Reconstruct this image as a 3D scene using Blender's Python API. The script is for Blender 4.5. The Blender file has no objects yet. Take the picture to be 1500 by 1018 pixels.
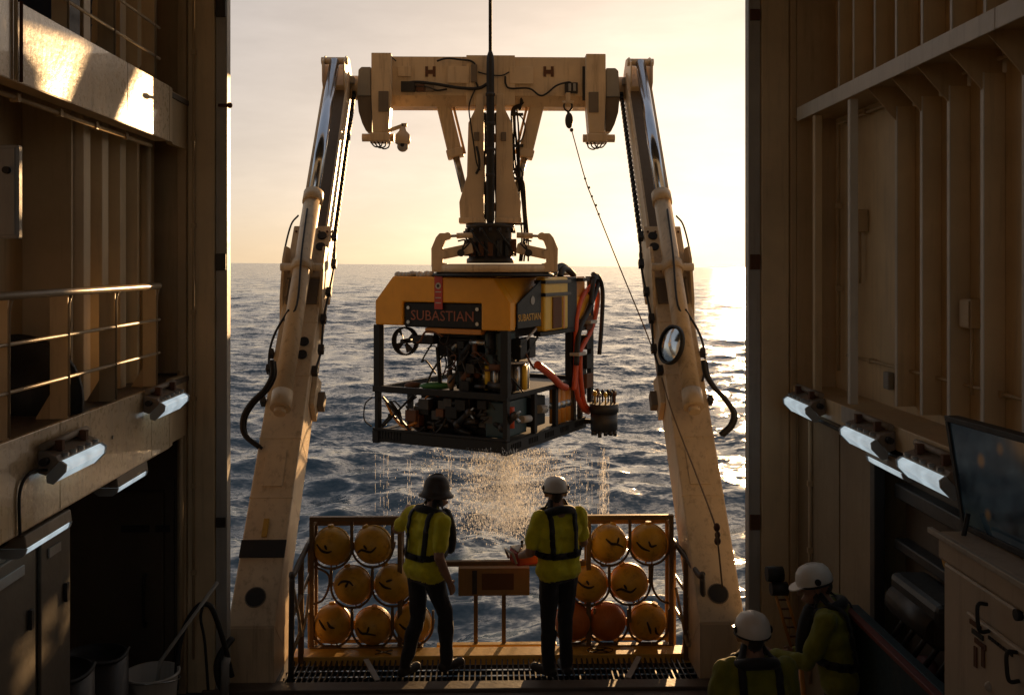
import bpy, bmesh, math, random
import numpy as np
from mathutils import Vector, Matrix, Quaternion, noise
from mathutils.bvhtree import BVHTree

random.seed(7)
rng = np.random.default_rng(11)
scene = bpy.context.scene
COL = scene.collection

# ------------------------------------------------------------------ camera
H = 3.67                 # eye height above the working deck (m)
YAW = 0.024              # camera looks a little to the right of the ship's axis
FPX = 1458.0             # focal length in photograph pixels (35 mm lens)
cam_data = bpy.data.cameras.new('camera')
cam_data.lens = 35.0
cam_data.sensor_width = 36.0
cam_data.sensor_fit = 'HORIZONTAL'
cam_data.shift_y = -121.0 / 1500.0
cam_data.clip_start = 0.05
cam_data.clip_end = 60000.0
cam = bpy.data.objects.new('camera', cam_data)
COL.objects.link(cam)
cam.location = (0, 0, H)
cam.rotation_euler = (math.radians(90), 0, -YAW)
scene.camera = cam

_f = Vector((math.sin(YAW), math.cos(YAW), 0)); _r = Vector((math.cos(YAW), -math.sin(YAW), 0)); _u = Vector((0, 0, 1))
def ray(u, v):
    return _f + _r * ((u - 750) / FPX) + _u * (-(v - 388) / FPX)
def P(u, v, Y):
    """survey point: where the sight line of a photograph pixel meets the ship's cross plane y = Y"""
    d = ray(u, v); return Vector((0, 0, H)) + d * (Y / d.y)

# ------------------------------------------------------------------ sky and sun
SUN = ray(1109, 240).normalized()
SUN_EL = math.asin(SUN.z); SUN_AZ = math.atan2(SUN.x, SUN.y)
world = bpy.data.worlds.new('World'); scene.world = world
world.use_nodes = True
wn = world.node_tree; wn.nodes.clear()
sky = wn.nodes.new('ShaderNodeTexSky'); sky.sky_type = 'NISHITA'
sky.sun_disc = False
sky.sun_elevation = SUN_EL; sky.sun_rotation = SUN_AZ
sky.altitude = 0; sky.air_density = 0.6; sky.dust_density = 1.5; sky.ozone_density = 1.0
bg = wn.nodes.new('ShaderNodeBackground'); bg.inputs['Strength'].default_value = 0.150
wo = wn.nodes.new('ShaderNodeOutputWorld')
gm = wn.nodes.new('ShaderNodeGamma'); gm.inputs['Gamma'].default_value = 0.38      # the photograph's soft highlight roll-off
wb = wn.nodes.new('ShaderNodeMix'); wb.data_type = 'RGBA'; wb.blend_type = 'MULTIPLY'; wb.inputs[0].default_value = 1.0
wb.inputs[7].default_value = (1.0, 0.872, 0.775, 1)                                  # warm white balance
hs = wn.nodes.new('ShaderNodeHueSaturation'); hs.inputs['Saturation'].default_value = 1.0
tc = wn.nodes.new('ShaderNodeTexCoord'); mp = wn.nodes.new('ShaderNodeMapping'); mp.inputs['Scale'].default_value = (2.2, 2.2, 9.0)
cl = wn.nodes.new('ShaderNodeTexNoise'); cl.inputs['Scale'].default_value = 2.4; cl.inputs['Detail'].default_value = 7.0; cl.inputs['Roughness'].default_value = 0.58   # thin broken haze cloud
cr = wn.nodes.new('ShaderNodeMapRange'); cr.inputs['From Min'].default_value = 0.40; cr.inputs['From Max'].default_value = 0.72; cr.inputs['To Min'].default_value = 0.95; cr.inputs['To Max'].default_value = 1.10
cm = wn.nodes.new('ShaderNodeMix'); cm.data_type = 'RGBA'; cm.blend_type = 'MULTIPLY'; cm.inputs[0].default_value = 1.0
wn.links.new(tc.outputs['Generated'], mp.inputs[0]); wn.links.new(mp.outputs[0], cl.inputs['Vector']); wn.links.new(cl.outputs[0], cr.inputs[0])
wn.links.new(sky.outputs[0], gm.inputs[0]); wn.links.new(gm.outputs[0], hs.inputs['Color']); wn.links.new(hs.outputs[0], wb.inputs[6])
wn.links.new(wb.outputs[2], cm.inputs[6]); wn.links.new(cr.outputs[0], cm.inputs[7]); wn.links.new(cm.outputs[2], bg.inputs[0])
wn.links.new(bg.outputs[0], wo.inputs[0])

sun_data = bpy.data.lights.new('sun', 'SUN')
sun_data.energy = 3.0; sun_data.angle = math.radians(0.55); sun_data.color = (1.0, 0.60, 0.27)
sun = bpy.data.objects.new('sun', sun_data); COL.objects.link(sun)
sun.rotation_euler = (-SUN).to_track_quat('-Z', 'Y').to_euler()
sun.location = SUN * 50

scene.view_settings.view_transform = 'Standard'
scene.view_settings.look = 'None'
scene.view_settings.exposure = 1.26
scene.view_settings.gamma = 1.0
scene.render.engine = 'CYCLES'
scene.cycles.use_denoising = True
scene.cycles.max_bounces = 6
scene.cycles.sample_clamp_indirect = 4.0
# ------------------------------------------------------------------ materials
MATS = {}
def _new(name):
    m = bpy.data.materials.new(name); m.use_nodes = True
    nt = m.node_tree; nt.nodes.clear()
    out = nt.nodes.new('ShaderNodeOutputMaterial'); b = nt.nodes.new('ShaderNodeBsdfPrincipled')
    nt.links.new(b.outputs[0], out.inputs[0]); MATS[name] = m
    return m, nt, b
def _noise(nt, co, scale, detail=5, rough=0.6, stretch=None):
    if stretch:
        mp = nt.nodes.new('ShaderNodeMapping'); mp.inputs['Scale'].default_value = stretch
        nt.links.new(co, mp.inputs[0]); co = mp.outputs[0]
    n = nt.nodes.new('ShaderNodeTexNoise'); n.inputs['Scale'].default_value = scale
    n.inputs['Detail'].default_value = detail; n.inputs['Roughness'].default_value = rough
    nt.links.new(co, n.inputs['Vector']); return n.outputs[0]
def _ramp(nt, val, a, b, c0=(0, 0, 0, 1), c1=(1, 1, 1, 1)):
    r = nt.nodes.new('ShaderNodeValToRGB')
    r.color_ramp.elements[0].position = a; r.color_ramp.elements[1].position = b
    r.color_ramp.elements[0].color = c0; r.color_ramp.elements[1].color = c1
    nt.links.new(val, r.inputs[0]); return r.outputs[0]
def _mix(nt, fac, a, b, mode='MIX'):
    m = nt.nodes.new('ShaderNodeMix'); m.data_type = 'RGBA'; m.blend_type = mode
    if isinstance(fac, (int, float)): m.inputs[0].default_value = fac
    else: nt.links.new(fac, m.inputs[0])
    for k, x in ((6, a), (7, b)):
        if isinstance(x, (tuple, list)): m.inputs[k].default_value = (*x[:3], 1)
        else: nt.links.new(x, m.inputs[k])
    return m.outputs[2]
def paint(name, col, rough=0.45, metal=0.0, dirt=0.35, dirt_col=(0.10, 0.06, 0.03), rust=0.0, bump=0.15,
          scale=1.0, streak=True, coat=0.0, spec=0.5, wear=0.0):
    """weathered paint or metal: blotches, runs, rust specks, fine relief - all procedural"""
    m, nt, b = _new(name)
    co = nt.nodes.new('ShaderNodeTexCoord').outputs['Object']
    geo = nt.nodes.new('ShaderNodeNewGeometry').outputs['Position']
    big = _noise(nt, geo, 1.7 * scale, 4)
    fine = _noise(nt, geo, 24 * scale, 6)
    c = _mix(nt, _ramp(nt, big, 0.35, 0.7), tuple(x * 0.86 for x in col), tuple(min(1, x * 1.08) for x in col))
    if dirt:
        st = _noise(nt, geo, 3.2 * scale, 6, 0.7, (5, 5, 0.35)) if streak else _noise(nt, geo, 5 * scale, 6)
        f = _ramp(nt, st, 0.52, 0.78)
        mm = nt.nodes.new('ShaderNodeMath'); mm.operation = 'MULTIPLY'; mm.inputs[1].default_value = dirt
        nt.links.new(f, mm.inputs[0]); c = _mix(nt, mm.outputs[0], c, dirt_col)
    if rust:
        rs = _ramp(nt, _noise(nt, geo, 6.5 * scale, 9, 0.75), 0.66, 0.70)
        mm = nt.nodes.new('ShaderNodeMath'); mm.operation = 'MULTIPLY'; mm.inputs[1].default_value = rust
        nt.links.new(rs, mm.inputs[0]); c = _mix(nt, mm.outputs[0], c, (0.16, 0.055, 0.018))
    nt.links.new(c, b.inputs['Base Color'])
    rr = nt.nodes.new('ShaderNodeMapRange'); rr.inputs['To Min'].default_value = max(0.03, rough - 0.10)
    rr.inputs['To Max'].default_value = min(1, rough + 0.16); nt.links.new(fine, rr.inputs[0])
    nt.links.new(rr.outputs[0], b.inputs['Roughness'])
    b.inputs['Metallic'].default_value = metal
    b.inputs['Coat Weight'].default_value = coat
    b.inputs['Specular IOR Level'].default_value = spec
    if bump:
        bp = nt.nodes.new('ShaderNodeBump'); bp.inputs['Strength'].default_value = bump; bp.inputs['Distance'].default_value = 0.01
        mid = _noise(nt, geo, 5 * scale, 3)
        ad = nt.nodes.new('ShaderNodeMath'); ad.operation = 'ADD'; nt.links.new(fine, ad.inputs[0]); nt.links.new(mid, ad.inputs[1])
        nt.links.new(ad.outputs[0], bp.inputs['Height']); nt.links.new(bp.outputs[0], b.inputs['Normal'])
    return m
def emit(name, col, strength, base=(0.8, 0.8, 0.8)):
    m, nt, b = _new(name)
    co = nt.nodes.new('ShaderNodeTexCoord').outputs['Object']
    n = _noise(nt, co, 7, 3)
    c = _mix(nt, _ramp(nt, n, 0.3, 0.75), tuple(x * 0.55 for x in col), col)
    b.inputs['Base Color'].default_value = (*base, 1); b.inputs['Roughness'].default_value = 0.25
    nt.links.new(c, b.inputs['Emission Color']); b.inputs['Emission Strength'].default_value = strength
    return m

# ------------------------------------------------------------------ mesh building
class MB:
    def __init__(self): self.v = []; self.f = []; self.s = []
    def add(self, vs, fs, smooth=False):
        o = len(self.v); self.v += [tuple(p) for p in vs]
        self.f += [tuple(i + o for i in q) for q in fs]; self.s += [smooth] * len(fs); return self
    def box(self, a, b, M=None):
        """box between two corners, optionally mapped by M (a callable or matrix)"""
        x0, y0, z0 = (min(a[i], b[i]) for i in range(3)); x1, y1, z1 = (max(a[i], b[i]) for i in range(3))
        vs = [Vector(p) for p in ((x0, y0, z0), (x1, y0, z0), (x1, y1, z0), (x0, y1, z0), (x0, y0, z1), (x1, y0, z1), (x1, y1, z1), (x0, y1, z1))]
        if M is not None: vs = [M @ p if isinstance(M, Matrix) else M(p) for p in vs]
        return self.add(vs, [(0, 3, 2, 1), (4, 5, 6, 7), (0, 1, 5, 4), (1, 2, 6, 5), (2, 3, 7, 6), (3, 0, 4, 7)])
    def prism(self, poly, a, b, axis='x', M=None):
        """polygon in the two other axes, extruded from a to b along axis"""
        n = len(poly); vs = []
        for t in (a, b):
            for p, q in poly:
                w = {'x': (t, p, q), 'y': (p, t, q), 'z': (p, q, t)}[axis]; w = Vector(w)
                vs.append((M @ w if isinstance(M, Matrix) else M(w)) if M is not None else w)
        fs = [tuple(range(n - 1, -1, -1)), tuple(range(n, 2 * n))]
        fs += [(i, (i + 1) % n, n + (i + 1) % n, n + i) for i in range(n)]
        return self.add(vs, fs)
    def bar(self, p0, p1, w, d, up=(0, 0, 1)):
        """rectangular bar from p0 to p1"""
        p0, p1 = Vector(p0), Vector(p1); a = (p1 - p0).normalized(); up = Vector(up)
        if abs(a.dot(up)) > 0.98: up = Vector((0, 1, 0))
        s = a.cross(up).normalized(); t = s.cross(a)
        vs = [p + s * i * w / 2 + t * j * d / 2 for p in (p0, p1) for i, j in ((-1, -1), (1, -1), (1, 1), (-1, 1))]
        return self.add(vs, [(0, 1, 2, 3), (7, 6, 5, 4), (0, 4, 5, 1), (1, 5, 6, 2), (2, 6, 7, 3), (3, 7, 4, 0)])
    def tube(self, pts, r, n=8, closed=False):
        pts = [Vector(p) for p in pts]; m = len(pts); rs = r if isinstance(r, (list, tuple)) else [r] * m
        vs = []; prev = None
        for i, p in enumerate(pts):
            a = pts[(i + 1) % m] if (i < m - 1 or closed) else p
            b = pts[i - 1] if (i > 0 or closed) else p
            t = (a - b).normalized()
            if prev is None:
                s = t.orthogonal().normalized()
            else:
                s = prev - t * prev.dot(t); s = s.normalized() if s.length > 1e-6 else t.orthogonal().normalized()
            prev = s; w = t.cross(s)
            for k in range(n):
                q = 2 * math.pi * k / n; vs.append(p + (s * math.cos(q) + w * math.sin(q)) * rs[i])
        fs = []
        for i in range(m if closed else m - 1):
            j = (i + 1) % m
            for k in range(n):
                fs.append((i * n + k, i * n + (k + 1) % n, j * n + (k + 1) % n, j * n + k))
        self.add(vs, fs, True)
        if not closed:
            o = len(self.v) - len(vs)
            self.f.append(tuple(o + k for k in range(n - 1, -1, -1))); self.s.append(False)
            self.f.append(tuple(o + (m - 1) * n + k for k in range(n))); self.s.append(False)
        return self
    def cyl(self, p0, p1, r0, r1=None, n=16):
        return self.tube([p0, p1], [r0, r0 if r1 is None else r1], n)
    def lathe(self, prof, n=24, M=None):
        """profile of (radius, z) turned about the z axis"""
        vs = []
        for r, z in prof:
            for k in range(n):
                q = 2 * math.pi * k / n; w = Vector((r * math.cos(q), r * math.sin(q), z))
                vs.append(M @ w if M is not None else w)
        fs = [(i * n + k, i * n + (k + 1) % n, (i + 1) * n + (k + 1) % n, (i + 1) * n + k) for i in range(len(prof) - 1) for k in range(n)]
        return self.add(vs, fs, True)
    def ball(self, c, r, n=16, m=10, sc=(1, 1, 1)):
        c = Vector(c); vs = []
        for i in range(m + 1):
            a = math.pi * i / m
            for k in range(n):
                q = 2 * math.pi * k / n
                vs.append(c + Vector((r * sc[0] * math.sin(a) * math.cos(q), r * sc[1] * math.sin(a) * math.sin(q), r * sc[2] * math.cos(a))))
        fs = [(i * n + k, (i + 1) * n + k, (i + 1) * n + (k + 1) % n, i * n + (k + 1) % n) for i in range(m) for k in range(n)]
        return self.add(vs, fs, True)
    def build(self, name, mat, parent=None, bevel=0.0, world=True):
        """one mesh object, its origin at the middle of its own geometry"""
        v = np.array(self.v, dtype=float); c = (v.min(0) + v.max(0)) / 2
        me = bpy.data.meshes.new(name); me.from_pydata([tuple(p) for p in (v - c)], [], self.f)
        me.polygons.foreach_set('use_smooth', self.s); me.validate(); me.update()
        bm = bmesh.new(); bm.from_mesh(me); bmesh.ops.recalc_face_normals(bm, faces=bm.faces); bm.to_mesh(me); bm.free()
        me.materials.append(MATS[mat] if isinstance(mat, str) else mat)
        o = bpy.data.objects.new(name, me); COL.objects.link(o); o.location = c
        if parent is not None:
            o.parent = parent
            if world: o.matrix_parent_inverse = wm(parent).inverted()
        if bevel:
            b = o.modifiers.new('edge', 'BEVEL'); b.width = bevel; b.segments = 2; b.limit_method = 'ANGLE'; b.angle_limit = math.radians(40)
        return o
def wm(o):
    m = Matrix.LocRotScale(o.location, o.rotation_euler, o.scale)
    return wm(o.parent) @ o.matrix_parent_inverse @ m if o.parent else m
def tag(o, label=None, cat=None, group=None, kind=None):
    if label: o['label'] = label
    if cat: o['category'] = cat
    if group: o['group'] = group
    if kind: o['kind'] = kind
    return o
def thing(name, label, cat, loc=(0, 0, 0), rotz=0.0, group=None):
    o = bpy.data.objects.new(name, None); COL.objects.link(o); o.empty_display_size = 0.2
    o.location = loc; o.rotation_euler = (0, 0, rotz); return tag(o, label, cat, group)
def structure(o): o['kind'] = 'structure'; return o
def copy_tree(o, parent=None):
    c = o.copy(); COL.objects.link(c); c.parent = parent
    for ch in [x for x in bpy.data.objects if x.parent == o]: copy_tree(ch, c)
    return c
def spline(pts, k=6):
    """Catmull-Rom through the points"""
    p = [Vector(q) for q in pts]; p = [p[0] * 2 - p[1]] + p + [p[-1] * 2 - p[-2]]; out = []
    for i in range(1, len(p) - 2):
        a, b, c, d = p[i - 1:i + 3]
        for j in range(k):
            t = j / k
            out.append(0.5 * ((2 * b) + (c - a) * t + (2 * a - 5 * b + 4 * c - d) * t * t + (3 * b - a - 3 * c + d) * t ** 3))
    out.append(p[-2]); return out
def hose(name, pts, r, mat, parent=None, k=6, n=7):
    return MB().tube(spline(pts, k), r, n).build(name, mat, parent)
def lettering(name, text, size, mat, parent, M, depth=0.004):
    """raised lettering, from Blender's own built-in font; M maps its x/y plane into the world"""
    cu = bpy.data.curves.new('lettering', 'FONT'); cu.body = text; cu.size = size; cu.extrude = depth
    cu.align_x = 'CENTER'; cu.align_y = 'CENTER'; cu.resolution_u = 2
    t = bpy.data.objects.new('lettering_source', cu); COL.objects.link(t)
    me = bpy.data.meshes.new_from_object(t.evaluated_get(bpy.context.evaluated_depsgraph_get()))
    vs = [M @ v.co for v in me.vertices]; fs = [tuple(p.vertices) for p in me.polygons]
    bpy.data.objects.remove(t); bpy.data.curves.remove(cu); bpy.data.meshes.remove(me)
    return MB().add(vs, fs).build(name, mat, parent)
# ------------------------------------------------------------------ the palette
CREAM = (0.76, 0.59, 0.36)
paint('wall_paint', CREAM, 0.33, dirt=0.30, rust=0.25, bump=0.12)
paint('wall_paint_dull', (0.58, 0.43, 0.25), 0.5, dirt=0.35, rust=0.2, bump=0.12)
paint('crane_paint', (0.78, 0.60, 0.39), 0.42, dirt=0.7, dirt_col=(0.24, 0.13, 0.055), rust=0.85, bump=0.16)
paint('crane_dark_and_shade', (0.20, 0.16, 0.12), 0.6, dirt=0.4)  # crane's channel and recess shade put into the colour; also dark fittings
paint('fascia_paint', (0.72, 0.55, 0.33), 0.26, dirt=0.55, dirt_col=(0.16, 0.10, 0.05), rust=0.15, bump=0.22, coat=0.5, spec=0.8)
paint('stringer_paint', (0.72, 0.68, 0.60), 0.4, dirt=0.25, rust=0.1)
paint('lower_wall_shade', (0.30, 0.22, 0.13), 0.5, dirt=0.4, rust=0.2)  # lower wall tone darkened to hold the shade under the ledge
paint('grey_paint', (0.34, 0.33, 0.31), 0.45, dirt=0.3, rust=0.2)
paint('pale_seal', (0.46, 0.44, 0.40), 0.5, dirt=0.35)
paint('deck_paint', (0.13, 0.10, 0.075), 0.5, dirt=0.5, rust=0.6, bump=0.3, streak=False)
paint('yellow_paint', (0.62, 0.36, 0.06), 0.45, dirt=0.5, rust=0.6)
paint('rail_steel', (0.42, 0.33, 0.22), 0.32, dirt=0.3, rust=0.3)
paint('dark_steel', (0.045, 0.042, 0.04), 0.42, metal=0.3, dirt=0.3, dirt_col=(0.12, 0.07, 0.03))
paint('bare_steel', (0.45, 0.44, 0.42), 0.28, metal=0.9, dirt=0.25, streak=False)
paint('chrome', (0.62, 0.68, 0.80), 0.10, metal=1.0, dirt=0.0, bump=0.0)
paint('rubber', (0.016, 0.015, 0.014), 0.55, dirt=0.15, bump=0.1)
paint('rack_steel', (0.20, 0.12, 0.05), 0.45, metal=0.2, dirt=0.4, rust=0.6)
paint('recess_shade_paint', (0.13, 0.092, 0.06), 0.6, dirt=0.4, rust=0.3)  # dark brown puts the shade of recesses and bay into the colour
paint('low_bounce_paint', (0.10, 0.09, 0.075), 0.6, dirt=0.3)  # kept dark so unseen walls and added blocks bounce little light
paint('rust', (0.13, 0.055, 0.025), 0.75, dirt=0.3)

# ------------------------------------------------------------------ the sea
SEA_Z = H - 6.3
def build_sea():
    R = np.concatenate([np.linspace(7.0, 14, 50, endpoint=False), 14 * (9000 / 14) ** (np.linspace(0, 1, 860))])
    A = np.radians(np.linspace(-52, 52, 760))
    rr, aa = np.meshgrid(R, A, indexing='ij')
    x0 = rr * np.sin(aa); y0 = rr * np.cos(aa)
    dr = np.gradient(R)[:, None] * np.ones_like(aa); da = rr * (A[1] - A[0])
    cell = np.maximum(dr, da * 0.8)
    X = x0.copy(); Y = y0.copy(); Z = np.zeros_like(rr); lost = np.zeros_like(rr)
    g = np.random.default_rng(5)
    N = 130
    lam = 0.40 * (15 / 0.40) ** g.random(N)
    th = g.normal(0, 0.62, N) + math.radians(-82)          # the seas run in from the stern quarter
    # warp so crests are short and irregular
    wx = np.sin(0.031 * x0 + 0.5) * 3 + np.sin(0.11 * x0 + 0.07 * y0) * 0.8
    wy = np.sin(0.043 * y0 + 0.02 * x0 + 1.0) * 3 + np.sin(0.13 * x0 - 0.09 * y0 + 2) * 0.8
    for l, t in zip(lam, th):
        k = 2 * math.pi / l
        st = 0.034 if l < 1.6 else 0.022 if l < 4 else 0.012 if l < 8 else 0.008   # slope carried by this wave
        a = st / k * math.sqrt(2)
        fade = np.clip((l / cell - 2.2) / 3.0, 0, 1)
        env = 0.55 + 0.9 * (0.5 + 0.5 * np.sin((x0 * math.sin(l * 7) + y0 * math.cos(l * 5)) * k * 0.13 + l * 9))
        ph = k * ((x0 + wx) * math.cos(t) + (y0 + wy) * math.sin(t)) + g.random() * 6.28
        c, s = np.cos(ph) * fade * env, np.sin(ph) * fade * env
        Z += a * c; X -= 0.8 * a * s * math.cos(t); Y -= 0.8 * a * s * math.sin(t)
        lost += (1 - fade) * st * st
    rough = np.sqrt(lost)
    # the vessel rolls a little: the water plane is tilted against the ship
    tilt = math.radians(0.55)
    Zw = SEA_Z + Z - math.tan(tilt) * X
    n, m = rr.shape
    co = np.stack([X, Y, Zw], -1).reshape(-1, 3).astype(np.float32)
    idx = np.arange(n * m).reshape(n, m)
    q = np.stack([idx[:-1, :-1], idx[:-1, 1:], idx[1:, 1:], idx[1:, :-1]], -1).reshape(-1, 4)[:, ::-1]
    me = bpy.data.meshes.new('sea'); me.vertices.add(len(co)); me.vertices.foreach_set('co', co.ravel())
    me.loops.add(q.size); me.loops.foreach_set('vertex_index', q.ravel().astype(np.int32))
    me.polygons.add(len(q)); me.polygons.foreach_set('loop_start', np.arange(0, q.size, 4, dtype=np.int32))
    me.polygons.foreach_set('use_smooth', np.ones(len(q), dtype=bool)); me.update(calc_edges=True)
    at = me.attributes.new('chop', 'FLOAT', 'POINT'); at.data.foreach_set('value', rough.ravel().astype(np.float32))
    mt, nt, b = _new('sea_water')
    b.inputs['Base Color'].default_value = (0.030, 0.060, 0.088, 1); b.inputs['IOR'].default_value = 1.333
    an = nt.nodes.new('ShaderNodeAttribute'); an.attribute_name = 'chop'; b.inputs['Roughness'].default_value = 0.09
    gain = nt.nodes.new('ShaderNodeMath'); gain.operation = 'MULTIPLY_ADD'; gain.inputs[1].default_value = 5.0; gain.inputs[2].default_value = 0.8; nt.links.new(an.outputs['Fac'], gain.inputs[0])
    geo = nt.nodes.new('ShaderNodeNewGeometry').outputs['Position']
    # capillary chop: facets too small for the mesh tip the surface at random
    def facets(scale, amp, stretch):
        mp = nt.nodes.new('ShaderNodeMapping'); mp.inputs['Scale'].default_value = stretch; nt.links.new(geo, mp.inputs[0])
        n_ = nt.nodes.new('ShaderNodeTexNoise'); n_.inputs['Scale'].default_value = scale; n_.inputs['Detail'].default_value = 3.0; n_.inputs['Roughness'].default_value = 0.55
        nt.links.new(mp.outputs[0], n_.inputs['Vector'])
        s_ = nt.nodes.new('ShaderNodeVectorMath'); s_.operation = 'SUBTRACT'; s_.inputs[1].default_value = (0.5, 0.5, 0.5); nt.links.new(n_.outputs['Color'], s_.inputs[0])
        m_ = nt.nodes.new('ShaderNodeVectorMath'); m_.operation = 'MULTIPLY'; m_.inputs[1].default_value = (amp * 0.8, amp, 0); nt.links.new(s_.outputs[0], m_.inputs[0])
        k_ = nt.nodes.new('ShaderNodeVectorMath'); k_.operation = 'SCALE'; nt.links.new(m_.outputs[0], k_.inputs[0]); nt.links.new(gain.outputs[0], k_.inputs['Scale'])
        return k_.outputs[0]
    nn = nt.nodes.new('ShaderNodeNewGeometry').outputs['Normal']
    for v_ in (facets(11.0, 0.35, (0.7, 1, 1)), facets(4.5, 0.50, (0.6, 1, 1)), facets(1.3, 0.55, (0.5, 1, 1)), facets(0.35, 0.40, (0.45, 1, 1))):
        ad = nt.nodes.new('ShaderNodeVectorMath'); ad.operation = 'ADD'; nt.links.new(nn, ad.inputs[0]); nt.links.new(v_, ad.inputs[1]); nn = ad.outputs[0]
    nz = nt.nodes.new('ShaderNodeVectorMath'); nz.operation = 'NORMALIZE'; nt.links.new(nn, nz.inputs[0]); nt.links.new(nz.outputs[0], b.inputs['Normal'])
    me.materials.append(mt)
    o = bpy.data.objects.new('sea', me); COL.objects.link(o); structure(o)
build_sea()

# ------------------------------------------------------------------ the deck
JY = 8.60                     # plane of the hangar door jambs
structure(MB().box((-4.2, -7, -0.25), (4.2, 8.56, 0.0)).build('deck', 'deck_paint'))
# stern platform beyond the door: cross bearers, grating bars, yellow coaming
def build_platform():
    t = thing('stern_platform', 'dark steel grating platform over the water, edged by a yellow coaming', 'platform', (0, 9.0, 0))
    MB().box((-2.45, 8.565, -0.22), (2.45, 8.74, 0.03)).build('sill_beam', 'deck_paint', t, 0.01)
    MB().box((-2.45, 8.95, -0.26), (2.45, 9.05, -0.09)).build('cross_bearer', 'deck_paint', t)
    c = MB().box((-1.85, 9.30, -0.10), (1.95, 9.52, 0.025)).build('coaming', 'yellow_paint', t, 0.008)
    for sx in (-1, 1):
        MB().box((sx * 2.45, 8.74, -0.2), (sx * 1.9, 9.6, -0.02)).build('side_plate', 'deck_paint', t)
    # black cross marks painted on the coaming
    for u in (562, 879):
        x = P(u, 965, 9.4).x
        mk = MB()
        for s in (-1, 1):
            mk.bar((x - 0.075, 9.40 - s * 0.05, 0.029), (x + 0.075, 9.40 + s * 0.05, 0.029), 0.018, 0.004)
        ring = [(x + 0.12 * math.cos(a), 9.40 + 0.07 * math.sin(a), 0.029) for a in np.linspace(0, 6.28, 25)[:-1]]
        if u > 700: mk.tube(ring, 0.004, 5, True)
        mk.build('cross_mark', 'rubber', t)
    me = None
    for i in range(74):
        x = -1.80 + i * 0.0495
        if me is None:
            o = MB().box((x - 0.006, 8.742, -0.065), (x + 0.006, 9.297, -0.006)).build('grating_bar', 'dark_steel', t); me = o
        else:
            c = me.copy(); COL.objects.link(c); c.location.x = x
    for y in (8.80, 8.93, 9.06, 9.19):
        MB().box((-1.83, y - 0.005, -0.055), (1.88, y + 0.005, -0.016)).build('grating_rod', 'dark_steel', t)
build_platform()
for u0, v0, u1, v1, nm in ((536, 972, 553, 1002, 'flat bar'), (936, 966, 920, 998, 'flat bar')):
    a = P(u0, v0, 9.15); b = P(u1, v1, 8.80); a.z = max(a.z, 0.06); b.z = 0.012
    o = MB().bar(a, b, 0.05, 0.012, (0, 0, 1)).build('lashing_bar', 'pale_seal', None, 0.002)
    tag(o, 'short pale flat bar lying on the grating below the ' + ('left' if u0 < 700 else 'right') + ' buoy rack', 'bar')

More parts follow.
